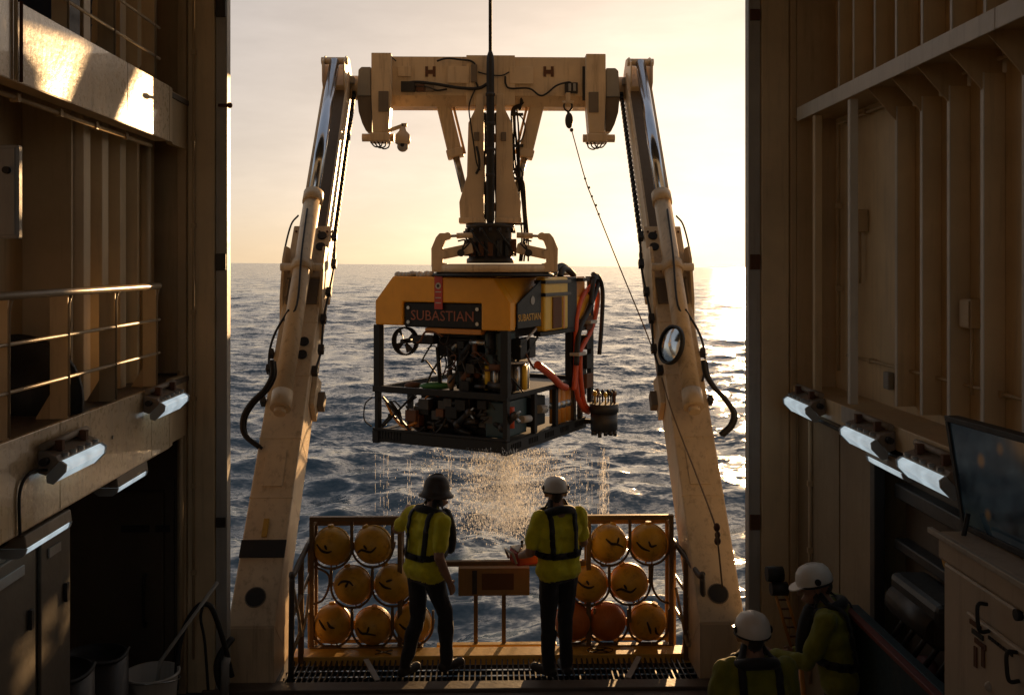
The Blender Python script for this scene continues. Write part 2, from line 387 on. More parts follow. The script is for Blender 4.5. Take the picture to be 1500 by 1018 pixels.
# ------------------------------------------------------------------ hangar walls
LX = -2.53                    # face of the left galleries
def zr(z): return z + H
def build_left_wall():
    t = thing('hangar_wall', 'cream steel hangar wall on the left with two gallery fascias and door jamb', 'wall', (-2.9, 6.5, 0))
    # galleries: fascia plates with the sun on them, decks behind
    for z0, z1, nm in ((0.985, 1.42, 'upper'), (-1.45, -0.93, 'lower')):
        ys = [2.0, 5.34, 7.05, 7.97] if nm == 'upper' else [2.0, 5.95, 7.55, 7.97]
        for i in range(3):
            e = 0.006
            o = MB().box((LX - 0.03, ys[i] + e / 2, zr(z0)), (LX, ys[i + 1] - e / 2, zr(z1))).build('fascia_panel', 'fascia_paint', t, 0.004)
        # rounded end turning in to the jamb
        poly = [(LX, 7.973), (LX - 0.012, 8.08), (LX - 0.05, 8.2), (LX - 0.05, JY - 0.003), (LX - 0.09, JY - 0.003), (LX - 0.09, 8.18), (LX - 0.03, 7.973)]
        MB().prism(poly, zr(z0), zr(z1) - 0.002, 'z').build('fascia_end', 'wall_paint_dull', t)
        MB().box((-3.18, 2.0, zr(z1) - 0.06), (LX - 0.032, JY - 0.01, zr(z1) - 0.02)).build('gallery_deck', 'deck_paint', t)
        MB().box((LX - 0.12, 2.0, zr(z0) - 0.004), (LX - 0.002, 7.97, zr(z0) + 0.012)).build('fascia_flange', 'wall_paint_dull', t)
    # weld seam and conduit on upper fascia
    # plating behind the galleries
    for z0, z1 in ((-0.99, 1.358), (1.36, 3.4)):
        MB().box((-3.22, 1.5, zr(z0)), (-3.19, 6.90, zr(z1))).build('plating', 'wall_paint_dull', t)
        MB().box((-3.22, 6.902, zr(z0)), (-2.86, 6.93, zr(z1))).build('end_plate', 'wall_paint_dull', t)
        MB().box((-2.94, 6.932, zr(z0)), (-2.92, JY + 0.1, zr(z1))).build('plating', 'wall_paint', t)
        for y, d in ((6.96, .10), (7.32, .09), (7.68, .09), (8.06, .09), (8.40, .07)):
            MB().prism([(-2.918, y), (-2.918 + d, y + 0.05), (-2.918 + d, y + 0.17), (-2.918, y + 0.22)], zr(z0), zr(z1), 'z').build('corrugation', 'wall_paint', t, 0.006)
    # shell below the lower gallery
    MB().box((-3.92, 1.5, 0), (-3.88, JY + 0.4, zr(-1.0))).build('plating', 'recess_shade_paint', t)
    MB().box((-3.88, JY + 0.12, 0), (-2.575, JY + 0.16, zr(-0.95))).build('bulkhead', 'recess_shade_paint', t)
    MB().box((-3.42, JY + 0.12, zr(-0.94)), (-2.585, JY + 0.15, zr(3.4))).build('bulkhead', 'wall_paint_dull', t)
    # the jamb: broad face, step, pale seal strip with blocks
    MB().box((-2.58, JY, 0), (-2.345, JY + 0.14, zr(3.4))).build('jamb', 'wall_paint', t, 0.012)
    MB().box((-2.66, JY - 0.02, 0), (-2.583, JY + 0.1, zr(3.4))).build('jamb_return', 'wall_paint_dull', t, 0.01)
    MB().box((-2.342, JY + 0.02, 0), (-2.245, JY + 0.14, zr(3.4))).build('seal_plate', 'pale_seal', t, 0.006)
    for v, h in ((12, 26), (384, 24), (765, 14)):
        p = P(328, v, JY); MB().box((-2.337, JY - 0.006, p.z - h * 0.003), (-2.25, JY + 0.018, p.z + h * 0.003)).build('latch_block', 'dark_steel', t, 0.006)
    p = P(333, 155, JY)
    MB().cyl((-2.31, JY - 0.01, p.z), (-2.215, JY - 0.01, p.z), 0.014, n=10).ball((-2.215, JY - 0.01, p.z), 0.026, 10, 6).build('latch_pin', 'rust', t)
    MB().tube([(-2.62, JY - 0.045, zr(-0.9)), (-2.62, JY - 0.045, 0.2)], 0.022, 8).build('pipe', 'wall_paint_dull', t)
    MB().tube([(-2.80, 8.2, zr(0.98)), (-2.80, 8.2, zr(-0.95))], 0.045, 10).build('pipe', 'wall_paint_dull', t)
    # thin conduits running down the fascia
    x = LX + 0.012
    for u, z0, z1 in ((36, 1.42, 0.985), (28, 1.9, 0.985)):
        y = 2.53 * FPX / (715 - u)
        MB().tube([(x, y, zr(z0) + 0.0), (x, y, zr(z1))], 0.010, 7).build('conduit', 'rust' if u == 36 else 'wall_paint_dull', t)
    y = 2.53 * FPX / (715 - 34)
    hose('conduit', [P(95, 684, 5.85), P(70, 688, 5.66), P(45, 692, 5.52), (x, y, zr(-1.22)), (x, y, zr(-1.45))], 0.009, 'rubber', t)
    # knock marks and welded tabs
    for u, v in ((170, 640), (120, 650)):
        yy = 2.53 * FPX / (715 - u); p = P(u, v, yy)
        MB().box((LX + 0.001, yy - 0.012, p.z - 0.012), (LX + 0.008, yy + 0.012, p.z + 0.012)).build('weld_tab', 'pale_seal', t, 0.003)
    return t
build_left_wall()

def railing(name, label, z0, posts, rails, top, yend):
    """gallery guard rail: broad flat stanchions, round top rail, thin knee rails"""
    t = thing(name, label, 'railing', (LX - 0.05, 6.5, zr(z0)))
    x = LX - 0.06
    if top is not None:
        MB().tube([(x + 0.03, 2.0, zr(top)), (x + 0.03, yend - 0.12, zr(top)), (x + 0.0, yend, zr(top)), (x - 0.09, yend + 0.05, zr(top))], 0.024, 10).build('top_rail', 'rail_steel', t)
    zt = (top if top is not None else z0 + 0.95) - 0.02
    for y, w in posts:
        MB().box((x - w, y, zr(z0) - 0.02), (x, y + 0.014, zr(zt))).build('stanchion', 'wall_paint', t, 0.002)
        MB().tube([(x + 0.012, y - 0.012, zr(z0)), (x + 0.012, y - 0.012, zr(zt) - 0.06), (x + 0.028, y - 0.012, zr(zt))], 0.008, 6).build('stanchion_edge', 'rail_steel', t)
        MB().prism([(x - w, zr(z0) - 0.02), (x - w - 0.09, zr(z0) - 0.02), (x - w, zr(z0) + 0.13)], y, y + 0.012, 'y').build('gusset', 'wall_paint_dull', t)
    for z in rails:
        MB().tube([(x + 0.004, 2.0, zr(z)), (x + 0.004, yend, zr(z))], 0.011, 8).build('knee_rail', 'rail_steel', t)
    return t
yy = lambda u, X=-2.56: X * FPX / (u - 715)
railing('guard_rail', 'steel guard rail with golden sunlit top rail along the lower left gallery', -0.93,
        [(yy(28), 0.11), (yy(113), 0.11), (yy(180), 0.11), (yy(238), 0.10)], (-0.43, -0.69), -0.165, 7.9)
railing('guard_rail', 'guard rail with slim knee rails on the upper left gallery, cut by the frame top', 1.42,
        [(yy(112), 0.11), (yy(178), 0.11), (yy(236), 0.10)], (1.62, 1.86), None, 7.9)

RX = 2.65
def build_right_wall():
    t = thing('hangar_wall', 'brown cream hangar wall on the right with tall stiffeners and long pale stringer', 'wall', (2.9, 6.5, 0))
    MB().box((3.02, 1.5, 0), (3.06, JY + 0.02, zr(3.4))).build('plating', 'wall_paint', t)
    MB().box((2.68, JY - 0.02, 0), (3.02, JY + 0.02, zr(3.4))).build('end_plate', 'wall_paint_dull', t)
    # stringer
    MB().box((RX - 0.012, 1.5, zr(1.225)), (RX, 5.12, zr(1.34))).build('stringer_face', 'stringer_paint', t, 0.003)
    MB().box((RX - 0.012, 5.125, zr(1.225)), (RX, 8.45, zr(1.34))).build('stringer_face', 'stringer_paint', t, 0.003)
    MB().box((RX + 0.001, 1.5, zr(1.262)), (3.018, 8.57, zr(1.274))).build('stringer_web', 'wall_paint_dull', t)
    # stiffeners on the plating, below and above the stringer
    def yr(u, X): return X * FPX / (u - 715)
    for u in (1322, 1360, 1401, 1452, 1515):
        y = yr(u, 2.90)
        MB().box((2.89, y, zr(-1.0)), (3.018, y + 0.014, zr(1.12))).build('stiffener', 'wall_paint', t, 0.003)
        MB().box((2.882, y - 0.012, zr(-1.0)), (2.889, y + 0.026, zr(1.12))).build('stiffener_flange', 'stringer_paint', t, 0.002)
        MB().prism([(2.90, zr(1.12)), (2.90, zr(1.0)), (RX + 0.02, zr(1.258)), (3.0, zr(1.258)), (3.0, zr(1.12))], y + 0.002, y + 0.013, 'y').build('knee_bracket', 'wall_paint_dull', t)
    for u in (1236, 1258, 1290, 1322, 1361, 1405, 1456, 1520):
        y = yr(u, 2.88)
        MB().box((2.87, y, zr(1.28)), (3.018, y + 0.014, zr(3.4))).build('stiffener', 'wall_paint', t, 0.003)
        MB().box((2.862, y - 0.010, zr(1.28)), (2.869, y + 0.022, zr(3.4))).build('stiffener_flange', 'stringer_paint', t, 0.002)
    # two pillars standing at the stringer
    for u, w in ((1245, 0.055), (1193, 0.06)):
        y = yr(u, RX)
        MB().box((RX + 0.012, y - w / 2, zr(-1.03)), (RX + 0.075, y + w / 2, zr(1.222))).build('pillar', 'stringer_paint' if u == 1245 else 'wall_paint', t, 0.008)
    # ledge carrying the lamps
    MB().box((RX - 0.012, 1.5, zr(-1.20)), (RX, 8.57, zr(-1.045))).build('ledge_face', 'wall_paint', t, 0.004)
    MB().box((RX + 0.001, 1.5, zr(-1.075)), (3.018, 8.57, zr(-1.06))).build('ledge_plate', 'wall_paint_dull', t)
    MB().tube([(RX - 0.04, 4.4, zr(-1.225)), (RX - 0.04, 6.2, zr(-1.225)), (RX - 0.04, 8.5, zr(-1.225))], 0.014, 7).build('cable', 'rubber', t)
    for u in (1265, 1308):
        y = yr(u, RX - 0.015); MB().ball((RX - 0.02, y, zr(-1.075)), 0.022, 10, 6).build('bolt', 'wall_paint', t)
    y = yr(1245, RX - 0.02); MB().box((RX - 0.022, y - 0.16, zr(-1.17)), (RX - 0.0125, y + 0.12, zr(-1.047))).build('doubler_plate', 'pale_seal', t, 0.004)
    y = yr(1308, 3.0); MB().box((2.97, y - 0.05, zr(-0.93)), (3.018, y + 0.05, zr(-0.80))).build('socket', 'grey_paint', t, 0.01)
    # lower plating, with the dark bay further in
    MB().box((RX + 0.04, 6.95, 0), (RX + 0.07, JY - 0.02, zr(-1.21))).build('lower_plating', 'lower_wall_shade', t)
    MB().box((RX + 0.035, 6.86, 0), (RX + 0.11, 6.945, zr(-1.21))).build('bay_post', 'dark_steel', t, 0.006)
    MB().box((RX + 0.032, 7.55, 0), (RX + 0.039, 7.58, zr(-1.21))).build('seam_strip', 'lower_wall_shade', t)
    # jamb
    MB().box((2.375, JY, 0), (2.62, JY + 0.14, zr(3.4))).build('jamb', 'wall_paint', t, 0.012)
    MB().box((2.623, JY - 0.02, 0), (2.68, JY + 0.1, zr(3.4))).build('jamb_return', 'wall_paint_dull', t, 0.01)
    MB().box((2.268, JY + 0.02, 0), (2.372, JY + 0.14, zr(3.4))).build('seal_plate', 'pale_seal', t, 0.006)
    for v, h in ((22, 16), (384, 22), (765, 22)):
        p = P(1108, v, JY); MB().box((2.276, JY - 0.006, p.z - h * 0.003), (2.366, JY + 0.018, p.z + h * 0.003)).build('latch_block', 'rust', t, 0.006)
    return t
build_right_wall()
# hangar ceiling and sides, plus unseen blocks added to cut sky and bounce light
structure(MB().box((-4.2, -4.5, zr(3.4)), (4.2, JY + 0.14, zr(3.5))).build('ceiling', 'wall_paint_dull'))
structure(MB().box((-4.2, -4.6, 0), (4.2, -4.5, zr(0.7))).build('added_back_wall', 'low_bounce_paint'))  # added half-height wall, shaped to dim the lower hangar
for sx in (-1, 1):
    structure(MB().box((sx * 4.2, -6.0, 0), (sx * 4.15, JY + 0.1, zr(3.4))).build('wall_side', 'low_bounce_paint'))
structure(MB().box((-9.0, -4.0, zr(3.52)), (9.0, JY - 0.5, zr(13.0))).build('added_sky_block', 'low_bounce_paint'))  # unseen block added above the door to hold back sky fill
structure(MB().box((-9.0, JY - 0.5, zr(3.9)), (9.0, 11.4, zr(4.15))).build('added_shade_slab', 'low_bounce_paint'))  # unseen slab added to shade the legs and crew from above
for sx in (-1, 1):
    structure(MB().box((sx * 2.29, JY + 0.142, -0.2), (sx * 9.0, JY + 0.156, zr(3.88))).build('added_dark_plate', 'low_bounce_paint'))  # dark plates added so the stern faces throw less light on the legs
# ------------------------------------------------------------------ the A-frame
LC, LS = 0.65, 0.76           # run and rise of the leaning legs per metre
def leg(s):
    """leg space (across, along, out of the front face) -> world, for side s"""
    return lambda p: Vector((s * 2.075 + p[0], 8.33 + LC * p[1] - LS * p[2], LS * p[1] + LC * p[2]))
BY = 13.75                    # front face of the cross beam
def build_aframe():
    t = thing('a_frame_crane', 'large cream hydraulic A-frame leaning out over the stern, carrying the vehicle', 'crane', (0, 8.9, 0))
    for s in (-1, 1):
        L = leg(s)
        # lower leg, its foot and hinge cheeks
        lo = MB().box((-0.205, 0.662, -0.46), (0.205, 4.62, 0.0), L).build('lower_leg', 'crane_paint', t, 0.015)
        MB().prism([(8.762, 0.0), (9.55, 0.0), (9.5, 0.55), (9.2, 0.62), (8.84, 0.585), (8.762, 0.492)],
                   s * 2.075 - 0.201, s * 2.075 + 0.201, 'x').build('foot', 'crane_paint', t)
        MB().cyl(L((0, 0.93, 0.009)), L((0, 0.93, -0.02)), 0.085, n=20).build('pin_hole', 'rubber', lo)
        MB().cyl(L((0, 0.93, 0.006)), L((0, 0.93, 0.001)), 0.095, n=20).build('pin_collar', 'crane_dark_and_shade', lo)
        if s < 0:
            MB().box((-0.207, 1.30, 0.001), (0.207, 1.47, 0.014), L).build('dark_band', 'rubber', lo)
            MB().box((-0.03, 1.50, 0.001), (0.02, 1.68, 0.02), L).build('weld_pad', 'yellow_paint', lo)
        # collar and cheek plates where the leg telescopes
        MB().box((-0.222, 4.63, -0.50), (0.222, 5.42, 0.02), L).build('collar', 'crane_paint', t, 0.012)
        for k in (-1, 1):
            MB().prism([(3.95, -0.25), (4.95, -0.25), (5.0, 0.10), (4.9, 0.24), (4.72, 0.24), (4.3, 0.06)], 0.235 * k, 0.200 * k, 'x', L).build('cheek_plate', 'crane_paint', t, 0.008)
        MB().box((-0.17, 4.25, 0.003), (0.17, 4.6, 0.02), L).build('recess_plate', 'crane_dark_and_shade', t)
        for a, b in ((0.13, 5.25), (0.13, 5.08), (0.10, 3.72), (0.10, 3.55)):
            MB().cyl(L((-s * a, b, 0.021)), L((-s * a, b, 0.045)), 0.055, n=12).build('wear_pad_bolt', 'rubber', t)
        for a in (1.9, 2.55, 3.3, 4.0):
            MB().box((-0.207, a, -0.47), (0.207, a + 0.012, 0.004), L).build('weld_seam', 'crane_paint', lo, 0.002)
        for a in (4.72, 5.32):
            for k in range(5):
                MB().cyl(L((-0.18 + 0.09 * k, a, 0.02)), L((-0.18 + 0.09 * k, a, 0.034)), 0.014, n=6).build('bolt_head', 'rust', t)
        MB().box((-0.11, 2.02, 0.001), (0.09, 2.42, 0.010), L).build('access_plate', 'crane_paint', lo, 0.003)
        # upper leg: open channel
        MB().box((-0.165, 5.0, -0.36), (0.165, 8.35, -0.10), L).build('upper_leg', 'crane_dark_and_shade', t, 0.006)
        for k in (-1, 1):
            MB().box((k * 0.168, 5.0, -0.37), (k * 0.140, 8.34, -0.02), L).build('channel_flange', 'crane_paint', t, 0.005)
        # toothed energy chain along the inner edge
        ch = MB()
        for i in range(36):
            a = 5.1 + i * 0.088
            ch.box((-s * 0.19, a, -0.34), (-s * 0.235, a + 0.055, -0.26), L)
        ch.tube([L((-s * 0.205, 5.0, -0.30)), L((-s * 0.205, 8.2, -0.30))], 0.02, 6)
        ch.build('cable_chain', 'rubber', t)
        # hydraulic ram up the front of the leg
        barrel = MB().cyl(L((0, 2.95, 0.19)), L((0, 5.66, 0.22)), 0.098, n=20).build('ram_barrel', 'crane_paint', t)
        MB().cyl(L((0, 2.78, 0.188)), L((0, 2.97, 0.19)), 0.106, n=20).cyl(L((0, 2.72, 0.188)), L((0, 2.78, 0.188)), 0.06, n=14).build('ram_clevis', 'crane_paint', barrel)
        MB().cyl(L((0, 5.60, 0.22)), L((0, 5.76, 0.22)), 0.118, n=20).build('ram_gland', 'crane_paint', barrel)
        MB().cyl(L((0, 4.55, 0.205)), L((0, 4.68, 0.205)), 0.122, n=20).build('ram_trunnion', 'crane_paint', barrel)
        MB().cyl(L((-0.24, 4.62, 0.206)), L((0.24, 4.62, 0.206)), 0.045, n=12).build('trunnion_pin', 'crane_paint', t)
        MB().cyl(L((0, 5.70, 0.22)), L((0, 8.25, 0.22)), 0.070, n=20).build('ram_rod', 'chrome', t)
        MB().tube(spline([L((s * 0.02, 5.4, 0.33)), L((s * 0.0, 4.7, 0.34)), L((-s * 0.03, 4.0, 0.31)), L((s * 0.10, 3.85, 0.22))]), 0.012, 6).build('ram_pipe', 'dark_steel', t)
        # head block with ears
        o = MB()
        o.box((-0.130, 8.05, -0.30), (0.130, 8.50, -0.02), L)
        hb = o.build('head_block', 'crane_paint', t, 0.01)
        for k in (-1, 1):
            MB().prism([(7.9, -0.28), (8.5, -0.32), (8.60, -0.26), (8.58, 0.02), (8.38, 0.22), (8.15, 0.32), (7.95, 0.14)], k * 0.152, k * 0.132, 'x', L).build('head_ear', 'crane_paint', t, 0.006)
        MB().cyl(L((-0.18, 8.27, 0.22)), L((0.18, 8.27, 0.22)), 0.05, n=14).build('head_pin', 'crane_paint', t)
        # bracket hung lower on the inner face
        MB().prism([(3.0, -0.42), (3.5, -0.42), (3.4, -0.15), (3.05, -0.15)], -s * 0.207, -s * 0.26, 'x', L).build('inner_lug', 'crane_paint', t, 0.006)
        MB().box((-s * 0.26, 3.12, -0.42), (-s * 0.33, 3.3, -0.30), L).build('sensor_box', 'crane_dark_and_shade', t, 0.004)
        # hoses looping off the outer side
        pts = [(398, 527), (399, 548), (388, 570), (368, 590), (356, 612), (358, 636), (380, 655)]
        if s > 0: pts = [(1030, 527), (1034, 548), (1045, 566), (1062, 585), (1074, 604), (1070, 622), (1055, 637)]
        for d in (0, 0.035):
            hose('hose', [P(u + d * 120, v + d * 60, 9.86 + d) for u, v in pts], 0.026 if not d else 0.016, 'rubber', t, 8)
        # small lines, fittings and sensor leads
        base = [(5.45, 0.19, 0.06), (5.3, 0.26, 0.05), (4.9, 0.29, 0.02), (4.5, 0.27, 0.0), (4.1, 0.255, 0.02), (3.7, 0.27, 0.0), (3.4, 0.24, 0.03)]
        hose('sensor_lead', [L((-s * b, a, c - 0.1)) for a, b, c in base], 0.013, 'rubber', t)
        hose('sensor_lead', [L((s * (b - 0.01), a + 0.1, c)) for a, b, c in base[:4]] + [L((s * 0.22, 4.4, 0.03))], 0.011, 'rubber', t)
        hose('sensor_lead', [L((s * 0.05, 3.95, 0.29)), L((s * 0.2, 3.8, 0.10)), L((s * 0.25, 3.6, 0.02)), L((s * 0.22, 3.35, 0.01)), L((s * 0.17, 3.2, 0.03))], 0.013, 'rubber', t)
        for a, b, c in base[1:]:
            MB().box((-s * (b - 0.03), a - 0.04, c - 0.13), (-s * (b + 0.03), a + 0.05, c - 0.06), L).build('lead_clamp', 'dark_steel', t)
        for a in (3.35, 3.55, 2.95):
            MB().box((s * 0.206, a, -0.05), (s * 0.255, a + 0.07, 0.05), L).build('hose_fitting', 'dark_steel', t, 0.004)
    # cross beam
    b = MB().box((-1.56, BY, zr(2.36)), (1.58, BY + 0.62, zr(2.87))).build('cross_beam', 'crane_paint', t, 0.012)
    MB().prism([(BY + 0.01, zr(2.357)), (BY + 0.12, zr(2.20)), (BY + 0.5, zr(2.20)), (BY + 0.61, zr(2.357))], -1.52, 1.54, 'x').build('beam_bottom', 'crane_paint', t, 0.008)
    MB().box((-1.50, BY - 0.014, zr(2.33)), (1.52, BY - 0.001, zr(2.375))).build('beam_rib', 'crane_paint', b)
    MB().box((-0.30, BY - 0.03, zr(2.20)), (0.37, BY - 0.002, zr(2.885))).build('centre_plate', 'crane_paint', b, 0.006)
    def pt(u, v, dy=0): return P(u, v, BY + dy)
    def plate(name, u0, v0, u1, v1, d, mat, par=b, bev=0.006):
        a = pt(u0, v0); c = pt(u1, v1)
        return MB().box((a.x, BY - d, a.z), (c.x, BY - 0.001, c.z)).build(name, mat, par, bev)
    plate('cover_plate', 656, 98, 688, 123, 0.035, 'crane_paint'); plate('cover_plate', 746, 99, 781, 124, 0.035, 'crane_paint')
    plate('junction_box', 690, 96, 699, 122, 0.07, 'crane_dark_and_shade')
    plate('junction_box', 583, 98, 602, 113, 0.03, 'crane_paint')
    plate('valve_block', 588, 121, 608, 136, 0.09, 'dark_steel'); plate('valve_block', 610, 125, 622, 135, 0.06, 'rust'); plate('valve_block', 624, 126, 636, 135, 0.06, 'crane_dark_and_shade')
    plate('vent_box', 827, 122, 846, 138, 0.05, 'dark_steel')
    for u in (832, 839): plate('vent_pipe', u, 124, u + 4, 135, 0.07, 'grey_paint')
    for u in (630, 803):            # dark red H-shaped tower emblem
        m = MB()
        for du, w in ((-7, 4), (4, 4)):
            a, c = pt(u + du, 98), pt(u + du + w, 113); m.box((a.x, BY - 0.012, a.z), (c.x, BY - 0.002, c.z))
        a, c = pt(u - 3, 103), pt(u + 4, 109); m.box((a.x, BY - 0.012, a.z), (c.x, BY - 0.002, c.z))
        m.build('emblem', 'rust', b)
    plate('beam_strip', 868 - 15, 98, 868 - 9, 148, 0.02, 'dark_steel'); plate('beam_strip', 562, 92, 566, 148, 0.02, 'dark_steel')
    # cables draped along the beam
    for pts, r in (([(590, 124), (610, 121), (640, 124), (670, 129), (700, 130), (716, 122)], 0.022),
                   ([(600, 127), (625, 128), (640, 133), (655, 131)], 0.014),
                   ([(640, 90), (655, 86), (675, 88), (690, 90), (697, 98), (697, 118), (700, 128)], 0.014),
                   ([(700, 106), (716, 110), (735, 111), (746, 106)], 0.009),
                   ([(740, 112), (741, 124), (748, 130), (775, 130), (790, 140), (800, 138), (815, 126), (832, 121), (838, 123)], 0.013),
                   ([(697, 130), (690, 145), (687, 160), (690, 185), (694, 212), (698, 238), (703, 250)], 0.010),
                   ([(560, 93), (566, 86), (574, 85), (580, 90)], 0.008), ([(862, 92), (868, 88), (876, 90), (875, 110)], 0.008)):
        hose('cable', [pt(u, v, -0.05) for u, v in pts], r, 'rubber', b)
    # end knuckles and latches each side
    for s in (-1, 1):
        x = lambda a: 0.01 + s * a
        MB().prism([(x(1.33), zr(2.885)), (x(1.33), zr(2.3)), (x(1.37), zr(1.80)), (x(1.58), zr(1.80)), (x(1.60), zr(2.3)), (x(1.60), zr(2.885))], BY - 0.16, BY + 0.14, 'y').build('latch_arm', 'crane_paint', t, 0.01)
        MB().box((x(1.365), BY - 0.175, zr(2.08)), (x(1.50), BY - 0.161, zr(2.36))).build('latch_recess', 'crane_dark_and_shade', t, 0.004)
        MB().box((x(1.35), BY - 0.18, zr(1.68)), (x(1.62), BY + 0.16, zr(1.80))).build('latch_shoe', 'crane_paint', t, 0.02)
        MB().cyl((x(1.30), BY - 0.02, zr(1.745)), (x(1.74), BY - 0.02, zr(1.745)), 0.055, n=14).build('latch_pin', 'crane_paint', t)
        # curved cam plate outboard
        arc = [(x(1.61), zr(2.30)), (x(1.61), zr(1.83)), (x(1.68), zr(1.83)), (x(1.73), zr(1.93)), (x(1.78), zr(2.09)), (x(1.80), zr(2.30))]
        if s < 0: arc = arc[::-1]
        MB().prism(arc, BY - 0.10, BY + 0.2, 'y').build('cam_plate', 'crane_dark_and_shade', t, 0.006)
        MB().prism([(x(1.61), zr(2.305)), (x(1.80), zr(2.305)), (x(1.78), zr(2.66)), (x(1.74), zr(2.70)), (x(1.61), zr(2.70))], BY - 0.12, BY + 0.3, 'y').build('cam_cover', 'grey_paint', t, 0.012)
        MB().cyl((x(1.55), BY + 0.28, zr(2.48)), (x(2.2), BY + 0.28, zr(2.48)), 0.17, n=20).build('pivot_tube', 'crane_paint', t)
        MB().box((x(1.86), BY + 0.02, zr(2.50)), (x(2.0), BY + 0.3, zr(2.60))).build('pivot_key', 'grey_paint', t, 0.01)
        for k in range(3):
            a = 1.40 + 0.05 * k
            hose('latch_hose', [(x(a - 0.05), BY - 0.1, zr(1.68)), (x(a - 0.03), BY - 0.14, zr(1.60 + 0.01 * k)), (x(a + 0.05), BY - 0.12, zr(1.585 + 0.012 * k)), (x(a + 0.12), BY - 0.06, zr(1.68))], 0.010, 'rubber', t)
        # snubber swing cylinder with its slim guide rod
        tx = 0.03
        a = Vector((tx + s * 0.70, BY + 0.24, zr(2.42))); c = Vector((tx + s * 0.36, BY + 0.14, zr(1.02))); d = (c - a)
        sc = MB().bar(a, a + d * 0.60, 0.20, 0.20, (0, 1, 0)).build('swing_cylinder', 'crane_paint', t, 0.03)
        MB().bar(a + d * 0.58, a + d * 0.66, 0.235, 0.23, (0, 1, 0)).build('cylinder_gland', 'crane_paint', sc, 0.015)
        MB().cyl(a + d * 0.62, c, 0.048, n=14).build('swing_rod', 'bare_steel', t)
        o = Vector((-s * 0.135, 0, 0)); MB().cyl(a + o + d * 0.02, a + o + d * 0.62, 0.018, n=8).build('guide_rod', 'crane_paint', sc)
    # snubber tower: two cheeks with a gap in which the lift cable runs
    for s in (-1, 1):
        o = Vector((0.028, 0, 0))
        poly = [(0.085, 2.35), (0.085, 0.60), (0.41, 0.60), (0.425, 0.86), (0.32, 1.22), (0.30, 1.95), (0.20, 2.15), (0.19, 2.35)]
        poly = [(0.028 + s * a, zr(z)) for a, z in poly]
        if s < 0: poly = poly[::-1]
        ck = MB().prism(poly, BY - 0.05, BY + 0.32, 'y').build('tower_cheek', 'crane_paint', t, 0.008)
        MB().box((0.028 + s * 0.085, BY - 0.055, zr(0.65)), (0.028 + s * 0.107, BY - 0.052, zr(2.2))).build('cheek_rib', 'crane_paint', ck)
        MB().box((0.028 + s * 0.15, BY - 0.08, zr(1.70)), (0.028 + s * 0.22, BY - 0.051, zr(1.82))).build('junction_box', 'crane_dark_and_shade', ck, 0.006)
        MB().box((0.028 + s * 0.07, BY - 0.10, zr(0.575)), (0.028 + s * 0.43, BY + 0.34, zr(0.645))).build('tower_flange', 'crane_paint', t, 0.008)
    for z in (0.75, 1.05, 1.4, 1.72, 2.0):
        MB().box((-0.05, BY + 0.22, zr(z)), (0.11, BY + 0.28, zr(z + 0.12))).build('tower_spacer', 'crane_dark_and_shade', t, 0.005)
    for i, x in enumerate((-0.045, 0.105, 0.12)):
        hose('tower_hose', [(x, BY + 0.02 * i, zr(2.1)), (x + 0.012, BY - 0.03, zr(1.7)), (x - 0.012, BY - 0.02, zr(1.3)), (x + 0.008, BY, zr(0.9)), (x, BY, zr(0.55))], 0.017, 'rubber', t)
    hose('tower_hose', [(-0.16, BY - 0.07, zr(1.62)), (-0.13, BY - 0.12, zr(1.5)), (-0.12, BY - 0.12, zr(1.35)), (-0.16, BY - 0.07, zr(1.25))], 0.018, 'rubber', t)
    # rotator
    cx, cy = 0.03, BY + 0.14
    MB().lathe([(0.30, zr(0.57)), (0.34, zr(0.57)), (0.34, zr(0.52)), (0.30, zr(0.50)), (0.30, zr(0.10)), (0.33, zr(0.08)), (0.33, zr(0.02)), (0.0, zr(0.02))], 28, Matrix.Translation((cx, cy, 0))).build('rotator', 'dark_steel', t)
    for k in range(9):
        a = math.radians(-180 + k * 22.5)
        px, py = cx + 0.33 * math.cos(a), cy + 0.33 * math.sin(a)
        MB().box((px - 0.035, py - 0.03, zr(0.12)), (px + 0.035, py + 0.03, zr(0.30 + 0.14 * random.random()))).build('hydraulic_block', random.choice(['dark_steel', 'crane_dark_and_shade', 'rust']), t, 0.006)
        MB().cyl((px, py - 0.02, zr(0.44)), (px, py - 0.02, zr(0.505)), 0.022, n=8).build('flange_bolt', 'dark_steel', t)
    for k in range(7):
        a = random.uniform(-math.pi, 0); r = 0.37
        q = [(cx + r * math.cos(a + j * 0.25), cy + r * math.sin(a + j * 0.25) - 0.03, zr(0.45 - 0.11 * j + 0.05 * random.random())) for j in range(4)]
        hose('rotator_hose', q, 0.013, 'rubber', t)
    # docking ring and its rubber
    M = Matrix.Translation((0.07, cy + 0.05, 0))
    MB().lathe([(0.0, zr(0.015)), (0.80, zr(0.01)), (0.83, zr(-0.01)), (0.83, zr(-0.085)), (0.80, zr(-0.10)), (0.0, zr(-0.10))], 48, M).build('docking_ring', 'crane_paint', t)
    MB().lathe([(0.0, zr(-0.10)), (0.78, zr(-0.101)), (0.85, zr(-0.125)), (0.85, zr(-0.155)), (0.0, zr(-0.158))], 48, M).build('docking_rubber', 'rubber', t)
